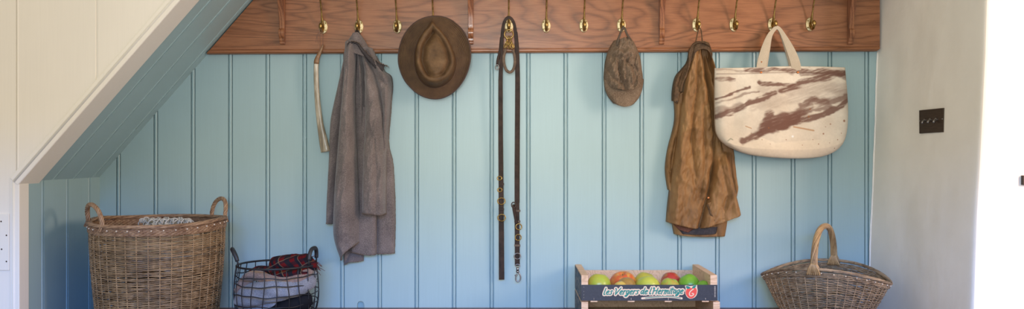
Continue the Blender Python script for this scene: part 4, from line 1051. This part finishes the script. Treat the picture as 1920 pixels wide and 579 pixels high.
def bagpaint(X, Y, seed):
    base = np.array([.60, .525, .43]); lite = np.array([.74, .68, .58]); br = np.array([.150, .075, .056])
    m_ = fbm(X*.02, Y*.03, 40, 4)[..., None]; C = base+(lite-base)*np.clip((m_-.25)*1.8, 0, 1)
    C = C*(1-.10*(fbm(X*.35, Y*.35, 50, 3)[..., None]))
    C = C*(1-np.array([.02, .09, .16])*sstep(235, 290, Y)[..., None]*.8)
    nx = (fbm(X*.05, Y*.09, 60, 3)-.5)*9; ny = (fbm(X*.06, Y*.12, 61, 3)-.5)*9
    A = np.zeros_like(X)
    for pl, wd, al, k in STR:
        d = pdist(X+nx*.5, Y+ny, pl); w2 = wd*(.6+.9*fbm(X*.06, Y*.1, 70+k, 3))
        a = al*(1-sstep(w2*.55, w2*1.55, d))*np.clip(-.12+2.1*fbm(X*.08+Y*.05, Y*.42+X*.13, 90+k, 5), 0, 1)
        A = 1-(1-A)*(1-np.clip(a*1.2, 0, .92))
    C = C*(1-A[..., None])+br*A[..., None]
    for (x, y, r) in SPT:
        a = (1-sstep(r*.5, r*1.2, np.hypot(X-x, Y-y)))[..., None]*.85; C = C*(1-a)+np.array([.26, .10, .04])*a
    d = pdist(X, Y, [(1484, 238), (1500, 241), (1521, 245)]); a = ((1-sstep(.5, 2.2, d))*.7)[..., None]; C = C*(1-a)+np.array([.36, .15, .03])*a
    d = pdist(X, Y, [(1394, 237), (1405, 241)]); a = ((1-sstep(.4, 1.4, d))*.7)[..., None]; C = C*(1-a)+np.array([.36, .17, .04])*a
    d = pdist(X, Y, [(1361, 264), (1366, 260), (1370, 262)]); a = ((1-sstep(.3, 1.6, d))*.6)[..., None]; C = C*(1-a)+np.array([.07, .11, .06])*a
    a = ((1-sstep(1, 3, np.hypot(X-1482, Y-256)))*.8)[..., None]; C = C*(1-a)+np.array([.80, .82, .84])*a
    return C
GL = [(1340, 128), (1339, 170), (1339.5, 215), (1340, 243), (1344, 256), (1354, 268), (1367, 276)]
GR = [(1584, 126.5), (1586, 150), (1588.5, 175), (1590, 215), (1588, 245), (1582, 266), (1572, 279)]
GT = [(1340, 128), (1400, 127), (1460, 124.5), (1520, 124.5), (1584, 126.5)]
GB = [(1367, 276), (1395, 288), (1430, 294), (1485, 297.5), (1530, 296), (1555, 289.5), (1572, 279)]
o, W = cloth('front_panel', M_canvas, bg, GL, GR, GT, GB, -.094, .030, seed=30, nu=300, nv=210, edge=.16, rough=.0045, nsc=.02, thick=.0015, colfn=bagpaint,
      yfun=lambda X, Y, U, V: .18+.82*np.sin(np.clip(V*1.05, 0, 1)*PI*.5)**.7*np.sqrt(np.clip((1-V)/.12, 0, 1)+.0).clip(0, 1),
      creases=[([(1341, 142), (1460, 141), (1586, 142)], .0012, 1.4), ([(1380, 165), (1372, 235)], .003, 10), ([(1405, 250), (1450, 268), (1530, 262)], .003, 8)], ridges=[([(1400, 205), (1395, 240)], .004, 12)])
o, W2 = cloth('back_panel', M_canvas, bg, [(x+2 if x < 1400 else x, y+1) for x, y in GL], [(x-2, y+1) for x, y in GR], [(x, y+2) for x, y in GT], [(x, y-1) for x, y in GB], -.062, -.004, seed=31, nu=60, nv=50, thick=.0015, colfn=lambda X, Y, s_: np.ones(X.shape+(3,))*np.array([.6, .53, .44]))
# gusset joining the two panels
def ring(P): return np.concatenate([P[:, 0], P[-1, 1:-1], P[::-1, -1]])
ra = ring(W); ia = np.linspace(0, len(ra)-1, 160).astype(int); rb = ring(W2); ib = np.linspace(0, len(rb)-1, 160).astype(int)
ra = ra[ia]; rb = rb[ib]; mid = (ra+rb)/2; cen = mid.mean(0); 
mb = MB(); mb.grid(np.stack([ra, ra*.7+rb*.3+(mid-cen)*.006, ra*.3+rb*.7+(mid-cen)*.006, rb], 0), col=np.ones((640, 3))*np.array([.58, .51, .42])); mb.build('gusset', M_canvas, bg, thick=.001)
hx, hz_ = HX[1448]
def smooth_at(seq, n=40): return smoothline([tuple(p) if not isinstance(p, tuple) else p for p in seq], n, 3)
def handle_strap(pa, pb, yoff, name='handle'):
    top = [(hx-.008, yoff, hz_-.026), (hx+.004, yoff-.002, hz_-.016), (hx+.016, yoff, hz_-.026)]
    P = smooth_at([at(pa, 138, -.1005), at(pa, 124, -.0995), at(pa+(1447-pa)*.30, 98, -.094), at(pa+(1447-pa)*.72, 68, -.084), *top, at(pb+(1458-pb)*.66, 68, -.084), at(pb+(1458-pb)*.28, 95, -.094), at(pb, 122, -.0995), at(pb, 138, -.1005)], 70)
    q = np.linspace(0, 1, 70); wd = .037-.023*np.exp(-((q-.5)/.22)**2)
    mb = MB(); mb.strap(P, wd, .0032, (.0, -1, 0.05)); return mb.build(name, M_strapc, bg, bevel=.0008)
handle_strap(1427, 1493, -.074)
def hs2(pa, pb, yoff):
    top = [(hx-.006, yoff, hz_-.024), (hx+.004, yoff, hz_-.012), (hx+.016, yoff, hz_-.024)]
    P = smooth_at([at(pa, 134, -.060), at(pa, 124, -.060), at(pa+(1447-pa)*.30, 98, -.062), at(pa+(1447-pa)*.72, 68, -.065), *top, at(pb+(1458-pb)*.66, 68, -.065), at(pb+(1458-pb)*.28, 95, -.062), at(pb, 122, -.060), at(pb, 134, -.060)], 70)
    q = np.linspace(0, 1, 70); mb = MB(); mb.strap(P, .035-.022*np.exp(-((q-.5)/.22)**2), .003, (.0, -1, 0.05)); return mb.build('handle', M_strapc, bg, bevel=.0008)
hs2(1430, 1488, -.066)
for px, py in ((1427, 136), (1496, 135.5)):
    mb = MB(); mb.ball(at(px, py, -.1050), .0052, 14, 8, sc=(1, .4, 1)); mb.build('rivet', M_copper, bg)
for px, py in ((1428, 116),):
    mb = MB(); mb.ball(at(px, py, -.1005), .0028, 12, 8, sc=(1, .5, 1)); mb.build('rivet', M_copper, bg)
mb = MB(); P = W[14, 3:-3].copy(); P[:, 1] -= .0009; mb.tube(P[::6], .0007, 4); mb.build('stitching', M_stitch, bg)

# hat ---------------------------------------------------------------------------------
def closed_radius(pts, c, n, sm=4):
    P = np.array(pts, float)
    for _ in range(3):
        Q = np.empty((2*len(P), 2)); Nx = np.roll(P, -1, 0); Q[0::2] = .75*P+.25*Nx; Q[1::2] = .25*P+.75*Nx; P = Q
    a = np.arctan2(-(P[:, 1]-c[1]), P[:, 0]-c[0]); r = np.hypot(P[:, 0]-c[0], P[:, 1]-c[1]); o = np.argsort(a); a = a[o]; r = r[o]
    q = np.arange(n)/n*2*PI-PI; return q, np.interp(q, a, r, period=2*PI)
hc = (816, 112)
brim = [(812, 29), (842, 34), (868, 56), (882, 86), (883, 116), (872, 148), (851, 174), (822, 187), (790, 181), (763, 158), (749, 128), (748, 98), (758, 64), (782, 38)]
crown = [(806, 50), (811, 42), (811, 42), (817, 50), (828, 60), (840, 76), (850, 98), (856, 120), (851, 142), (838, 158), (818, 166), (798, 161), (784, 144), (778, 118), (780, 92), (788, 72), (797, 60)]
nth = 160
q, rb_ = closed_radius(brim, hc, nth); _, rc_ = closed_radius(crown, hc, nth)
hat = thing('brimmed_hat', 'brown waxed wide-brimmed hat with pinched crown hanging on the rail', 'hat', at(816, 185, -.04))
ybh = -.078
def hatgrid(rs, hs, ox=0):
    """rs: list of radius arrays, hs: list of stand-off arrays"""
    G = []
    for r, h in zip(rs, hs):
        x = hc[0]+r*np.cos(q); y = hc[1]-r*np.sin(q); g = atn(x, y, ybh); g[:, 1] -= h; G.append(g)
    return np.array(G)
rs, hs, tn = [], [], []
curl = .004*np.cos(2*q)
for s_ in np.linspace(1, 0, 89):
    r = rc_+(rb_-rc_)*s_
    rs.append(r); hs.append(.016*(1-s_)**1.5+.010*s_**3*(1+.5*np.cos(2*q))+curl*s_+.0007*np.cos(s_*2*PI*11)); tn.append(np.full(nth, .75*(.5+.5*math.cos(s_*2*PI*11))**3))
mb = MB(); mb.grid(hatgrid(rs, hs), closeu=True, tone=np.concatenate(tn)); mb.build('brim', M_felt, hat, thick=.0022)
mb = MB(); e = hatgrid([rb_], [hs[0]-.001])[0]; mb.tube(e, .0030, 8, closed=True); mb.build('brim_binding', M_hatedge, hat)
rs, hs, tn = [], [], []
top_h = .092-.010*np.sin(q)
for s_ in np.linspace(0, 1, 24):         # crown wall
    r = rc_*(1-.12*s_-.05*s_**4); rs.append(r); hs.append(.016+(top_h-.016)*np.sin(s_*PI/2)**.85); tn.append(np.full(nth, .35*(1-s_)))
for s_ in np.linspace(0, 1, 40)[1:]:     # top, pinched to a point in front with a teardrop dent
    k = 1-s_; r = rc_*.83*k; x = hc[0]+r*np.cos(q); y = hc[1]-r*np.sin(q)
    h = (.092-.010*(hc[1]-y)/np.maximum(r, 8)*(r/40.)).clip(.06, .12)+.005*math.sin(min(1, s_*3)*PI/2)
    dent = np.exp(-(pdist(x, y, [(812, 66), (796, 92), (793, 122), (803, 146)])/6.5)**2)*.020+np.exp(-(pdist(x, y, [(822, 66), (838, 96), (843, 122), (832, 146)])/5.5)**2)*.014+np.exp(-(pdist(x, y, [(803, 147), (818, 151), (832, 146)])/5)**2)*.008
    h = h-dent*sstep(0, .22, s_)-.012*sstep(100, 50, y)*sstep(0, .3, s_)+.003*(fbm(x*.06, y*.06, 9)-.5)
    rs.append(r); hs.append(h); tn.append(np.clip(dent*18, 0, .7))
mb = MB(); G = hatgrid(rs, hs)
lean = np.clip((np.array(hs)-.016)/.09, 0, 1)[..., None]
G = G+lean*np.array([[[.008, 0, .004]]])
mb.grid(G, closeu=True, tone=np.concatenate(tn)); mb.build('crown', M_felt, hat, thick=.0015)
mb = MB(); bq = hatgrid([rc_*1.0], [np.full(nth, .0195)])[0]; mb.tube(bq, .0028, 6, closed=True); mb.build('hat_band', M_hatedge, hat)

# cap ----------------------------------------------------------------------------------
cp = thing('peaked_cap', 'crumpled brown cotton peaked cap hanging peak-down from a hook', 'cap', at(1168, 200, -.05))
V_L = [(1132, 148), (1133, 165), (1139, 181), (1150, 194)]; V_R = [(1207, 148), (1205, 166), (1199, 183), (1188, 195)]
cloth('peak', M_cap, cp, V_L, V_R, [(1132, 148), (1150, 160), (1172, 166), (1192, 160), (1207, 148)], [(1150, 194), (1160, 199.5), (1170, 201), (1180, 199.5), (1188, 195)], -.060, .022, seed=51, nu=60, nv=40, edge=1.0, rough=.001, thick=.003,
      yfun=lambda X, Y, U, V: 1.0+.5*V, creases=[([(1138, 176), (1150, 190), (1170, 197), (1190, 190), (1202, 176)], .0012, 1.3)])
cloth('crown', M_cap, cp, [(1150, 77), (1140, 94), (1134, 114), (1132, 135), (1131, 152), (1137, 163)], [(1181, 70), (1191, 84), (1200, 106), (1202, 125), (1205, 143), (1205, 152)], [(1150, 77), (1160, 76), (1170, 72), (1181, 70)], [(1137, 163), (1150, 168), (1168, 171.5), (1186, 169), (1205, 152)], -.040, .072, seed=52, nu=110, nv=130, edge=.8, rough=.014, nsc=.075, crumple=.009, thick=.002,
      yfun=lambda X, Y, U, V: .35+.65*np.sin(np.clip(V*.9+.12, 0, 1)*PI*.62),
      creases=[([(1157, 120), (1160, 145), (1169, 168)], .016, 4), ([(1172, 118), (1184, 130), (1190, 150), (1184, 162)], .014, 4), ([(1136, 130), (1146, 148), (1160, 158)], .012, 4.5), ([(1150, 92), (1163, 96), (1178, 90)], .008, 4), ([(1191, 100), (1186, 122), (1198, 150)], .009, 4), ([(1167, 112), (1171, 170)], .003, 1.6), ([(1140, 104), (1155, 112)], .007, 4)],
      ridges=[([(1158, 99), (1166, 106), (1176, 100)], .010, 5), ([(1165, 124), (1166, 150)], .008, 4), ([(1178, 132), (1181, 155)], .008, 4), ([(1146, 120), (1150, 140)], .007, 5)])
cloth('back_opening', M_capdk, cp, [(1155, 78), (1153, 88), (1155, 96)], [(1180, 73), (1182, 84), (1178, 92)], [(1155, 78), (1168, 74), (1180, 73)], [(1155, 96), (1166, 99), (1178, 92)], -.066, .014, seed=53, nu=24, nv=20, rough=.003)
mb = MB(); mb.ball(at(1167.5, 110, -.121), .0062, 14, 8, sc=(1, .6, 1)); mb.build('button', M_cap, cp)
hx, hz_ = HX[1165]
mb = MB(); mb.strap(smooth_at([at(1157, 86, -.085), at(1158, 76, -.084), at(1162, 66, -.082), (hx-.002, -.080, hz_-.016), (hx+.006, -.080, hz_-.015), at(1175, 64, -.082), at(1181, 72, -.082), at(1184, 84, -.083)], 50), .008, .002, (0, -1, .2)); mb.build('strap', M_capdk, cp)

# dog lead and chain collar ---------------------------------------------------------
ld = thing('dog_lead', 'long brown leather dog lead with brass rings and steel clip, doubled over a hook', 'dog lead', at(955, 525, -.05))
hx, hz_ = HX[954]
mb = MB()
arc = smooth_at([at(938.5, 150, -.050), at(940.5, 90, -.055), at(942, 58, -.062), at(945, 41, -.070), at(952, 31, -.074), at(960, 35, -.070), at(966, 50, -.062), at(968.5, 90, -.055), at(970, 150, -.048)], 70)
lf = smooth_at([at(938.5, 150, -.050), at(938.5, 250, -.042), at(939.5, 350, -.036), at(940.5, 524, -.030)], 60)
rt = smooth_at([at(970, 150, -.048), at(969.5, 250, -.040), at(969, 350, -.036), at(970, 498, -.030)], 60)
P = np.vstack([lf[::-1], arc[1:-1], rt]); wd = np.full(len(P), .0165); wd[60:60+68] = .0120
upv = np.tile(np.array([.08, -1, 0.]), (len(P), 1)); upv[60:128] = np.array([0, -1, .0]); 
wl = np.r_[np.linspace(.021, .0165, 60), .0165-.005*np.sin(np.linspace(0, PI, 68)), np.linspace(.0165, .019, 60)]
mb.strap(P, wl, .0032, upv); mb.build('strap', M_leather, ld, bevel=.0006)
mb = MB(); P2 = smooth_at([at(967, 60, -.052), at(970.5, 95, -.046), at(972, 150, -.040), at(971.5, 250, -.034), at(971, 380, -.031)], 50); mb.strap(P2, .013, .003, (0.1, -1, 0)); mb.build('doubled_strap', M_leather, ld, bevel=.0006)
mb = MB(); mb.strap(smooth_at([at(940, 70, -.055), at(937.5, 98, -.056), at(933, 112, -.058), at(932.5, 124, -.058)], 20), .010, .003, (.4, -1, 0)); mb.build('keeper_strap', M_leather, ld)
def ringat(px, py, Y, r, tr, m, parent, name, sq=1.0, tilt=0):
    c = at(px, py, Y); a = np.arange(28)/28*2*PI
    mb = MB(); mb.tube([(c.x+r*math.cos(t_)*math.cos(tilt), c.y+r*math.cos(t_)*math.sin(tilt), c.z+r*sq*math.sin(t_)) for t_ in a], tr, 8, closed=True); return mb.build(name, m, parent)
ringat(932, 126, -.060, .0065, .0020, M_steel, ld, 'buckle', 1.4)
for px, py, r in ((936.5, 334, .0085), (937, 356, .0085), (940, 377, .0145), (940.5, 408, .0150)): ringat(px, py, -.045, r, .0022, M_brass, ld, 'ring', .85, .2)
for px, py, r in ((972.5, 425, .0115), (971.5, 445, .0115)): ringat(px, py, -.042, r, .0022, M_brass, ld, 'ring', 1.0, .2)
ringat(970, 480, -.042, .0125, .0020, M_steel, ld, 'ring', .9, .2)
for py in (395, 415, 460):
    mb = MB(); a = at(970, py, -.034); mb.box(a.x-.0115, a.x+.0115, -.0395, -.031, a.z-.004, a.z+.004); mb.build('keeper', M_leather2, ld, smooth=False, bevel=.001)
for py in (345, 392):
    mb = MB(); a = at(940, py, -.036); mb.box(a.x-.0105, a.x+.0105, -.0415, -.032, a.z-.004, a.z+.004); mb.build('keeper', M_leather, ld, smooth=False, bevel=.001)
mb = MB(); mb.strap(smooth_at([at(969, 420, -.044), at(966, 404, -.045), at(963.5, 392, -.046), at(963.5, 383, -.046)], 16), .012, .003, (.5, -1, 0)); mb.build('strap_end', M_leather, ld)
ringat(963, 384, -.049, .0080, .0020, M_bronze, ld, 'buckle', 1.3)
c = at(970.5, 506, -.036)
mb = MB(); mb.tube([(c.x, -.036, c.z+.012), (c.x, -.036, c.z-.004)], [.0045, .0055], 10); mb.ball((c.x, -.036, c.z-.006), .0062, 12, 8)
a_ = smoothline([(c.x+.001, -.036, c.z-.008), (c.x+.010, -.036, c.z-.018), (c.x+.012, -.036, c.z-.034), (c.x+.004, -.036, c.z-.046), (c.x-.006, -.036, c.z-.042), (c.x-.008, -.036, c.z-.030), (c.x-.001, -.036, c.z-.014)], 36)
mb.tube(a_, .0026, 8); mb.ball((c.x-.008, -.036, c.z-.020), .0032, 8, 6); mb.build('snap_clip', M_steel, ld)
ringat(970.5, 498, -.036, .0085, .0018, M_steel, ld, 'ring', .7)

co = thing('dog_collar', 'short worn leather collar loop on a brass chain hanging inside the lead', 'dog collar', at(955, 137, -.07))
ringat(954, 64, -.082, .0168, .0022, M_brass, co, 'ring', 1.0, 0)
mb = MB()
def link(c, r, tr, rot, lean=0):
    a = np.arange(16)/16*2*PI
    mb.tube([(c[0]+r*.68*math.cos(t_)*math.cos(rot)+lean*math.sin(t_)*r, c[1]+r*.68*math.cos(t_)*math.sin(rot), c[2]+r*math.sin(t_)) for t_ in a], tr, 6, closed=True)
for k in range(3):
    for j in range(4):
        p = at(951.5+k*2.8+(j*(k-1)*.9), 71+j*5.4, -.082+.003*k); link((p.x, p.y, p.z), .0078, .0014, .5+j*1.3+k)
for (xa, ya, xb_, yb_) in ((950, 78, 946.5, 90), (955, 80, 955, 91), (959, 78, 964, 90)):
    a = at(xa, ya, -.084); b = at(xb_, yb_, -.080); m_ = (a+b)/2
    mb.tube(smoothline([a, m_+Vector((.004, 0, 0)), b, b+Vector((-.005, 0, .002)), m_+Vector((-.005, 0, 0)), a], 24), .0016, 6)
mb.build('chain', M_brass, co)
mb = MB(); P = smooth_at([at(948, 92, -.080), at(944, 106, -.084), at(944.5, 120, -.088), at(949, 132, -.086), at(956, 136.5, -.078), at(963, 131, -.068), at(966, 118, -.062), at(965, 104, -.064), at(961, 93, -.072)], 60)
mb.strap(P, .0105, .003, (.25, -1, 0)); mb.build('leather_loop', M_leather2, co)

# curved horn -------------------------------------------------------------------------
hn = thing('horn', 'long curved pale horn tapering to a brown tip, hung on a thin cord', 'horn', at(610, 286, -.04))
hp = smoothline([at(606, 83, -.045), at(600, 98, -.045), at(593, 113, -.045), at(592.5, 135, -.045), at(593.5, 165, -.044), at(596, 200, -.042), at(600.5, 235, -.040), at(606, 262, -.038), at(610.5, 284.5, -.036)], 80)
q_ = np.linspace(0, 1, 80); R_ = np.interp(q_, [0, .05, .14, .17, .2, .45, .75, .93, 1], [.0030, .0052, .0088, .0105, .0092, .0100, .0125, .0175, .0185])
mb = MB(); mb.tube(hp[:16], R_[:16], 14, up=(0, -1, 0), flat=.55); mb.build('tip', M_horntip, hn)
mb = MB(); mb.tube(hp[15:], R_[15:], 16, up=(0, -1, 0), flat=.42); mb.build('shaft', M_horn, hn)
mb = MB(); hx, hz_ = HX[606]
p0 = at(605, 88, -.052)
mb.tube(smoothline([at(605.5, 86, -.050), at(605, 60, -.068), (hx-.002, -.079, hz_-.010), (hx-.004, -.066, hz_-.024), at(600, 62, -.062), at(600, 92, -.050)], 40), .0011, 6)
mb.tube(smoothline([at(602, 60, -.080), at(595, 63, -.080), at(593, 72, -.078), at(592, 79, -.076)], 14), .0011, 5)
mb.tube(smoothline([at(601, 60, -.080), at(594, 66, -.080), at(596, 76, -.078), at(597, 82, -.076)], 14), .0011, 5)
mb.build('cord', M_cord, hn)

# ------------------------------------------------------------ switch, latch, small plates
def wall_pt(px, py):
    """where the sight line meets the right-hand return wall"""
    best = None
    for t in np.linspace(0, 1, 400):
        y = YR*t; p = at(px, py, y); xw = float(xr_back(np.array([p.z]))[0])*(1-t)+float(xr_front(np.array([p.z]))[0])*t
        d = abs(p.x-xw)
        if best is None or d < best[0]: best = (d, p)
    return best[1]
c00, c10, c01, c11 = wall_pt(1728, 207), wall_pt(1773, 202), wall_pt(1725.5, 250), wall_pt(1771, 248)
ctr = (c00+c10+c01+c11)/4
ux = ((c10+c11)-(c00+c01)).normalized(); uz = Vector((0, 0, 1)); uz = (uz-ux*uz.dot(ux)).normalized(); un = ux.cross(uz)
if un.x > 0: un = -un
W_ = ((c10-c00).length+(c11-c01).length)/2; H_ = ((c00-c01).length+(c10-c11).length)/2
sw = thing('light_switch', 'dark bronze switch plate with three toggle levers on the pale side wall', 'light switch', ctr)
mb = MB(); fn = lambda u, v, w_: ctr+ux*u+uz*v+un*w_
mb.prism([(-W_/2, -H_/2), (W_/2, -H_/2), (W_/2, H_/2), (-W_/2, H_/2)], fn, -.004, .0075); mb.build('plate', M_bronze, sw, smooth=False, bevel=.0012)
for k in (-1, 0, 1):
    mb = MB(); c = fn(k*.030, .004, .0075); a = np.arange(6)/6*2*PI
    mb.tube([c, c+un*.004], .0058, 6); mb.build('collar_nut', M_steel, sw, smooth=False)
    mb = MB(); tipv = c+un*.011-uz*.008; mb.tube([c+un*.003, c+un*.010-uz*.004, tipv], [.0024, .0028, .0042], 10); mb.ball(tipv, .0046, 10, 8); mb.build('toggle', M_steel, sw)
for k in (-1, 1):
    mb = MB(); mb.ball(fn(k*.060, .004, .0078), .0026, 8, 6); mb.build('screw', M_steel, sw)
p = at(1915, 337.5, YR-.014)
mb = MB(); mb.box(p.x, p.x+.030, YR-.024, YR-.0115, p.z-.0152, p.z+.0152)
lt = mb.build('latch_plate', M_bronze, smooth=False, bevel=.0012)
tag(lt, 'small square bronze latch plate at the far right edge on the bright white wall', 'latch')
a = at(-14, 400.5, YF-.003); b = at(17, 506.5, YF-.003)
hg = thing('hinge', 'cream-painted hinge leaf screwed to the pale boarding at the far left', 'hinge', ((a.x+b.x)/2, YF, b.z))
mb = MB(); mb.box(a.x, b.x, YF-.0045, YF-.0002, b.z, a.z); mb.build('leaf', M_cream, hg, smooth=False, bevel=.001)
for px, py in ((2, 415), (12, 441), (3, 467), (12, 490)):
    mb = MB(); mb.ball(at(px, py, YF-.0045), .0027, 10, 6, sc=(1, .4, 1)); mb.build('screw', M_bronze, hg)
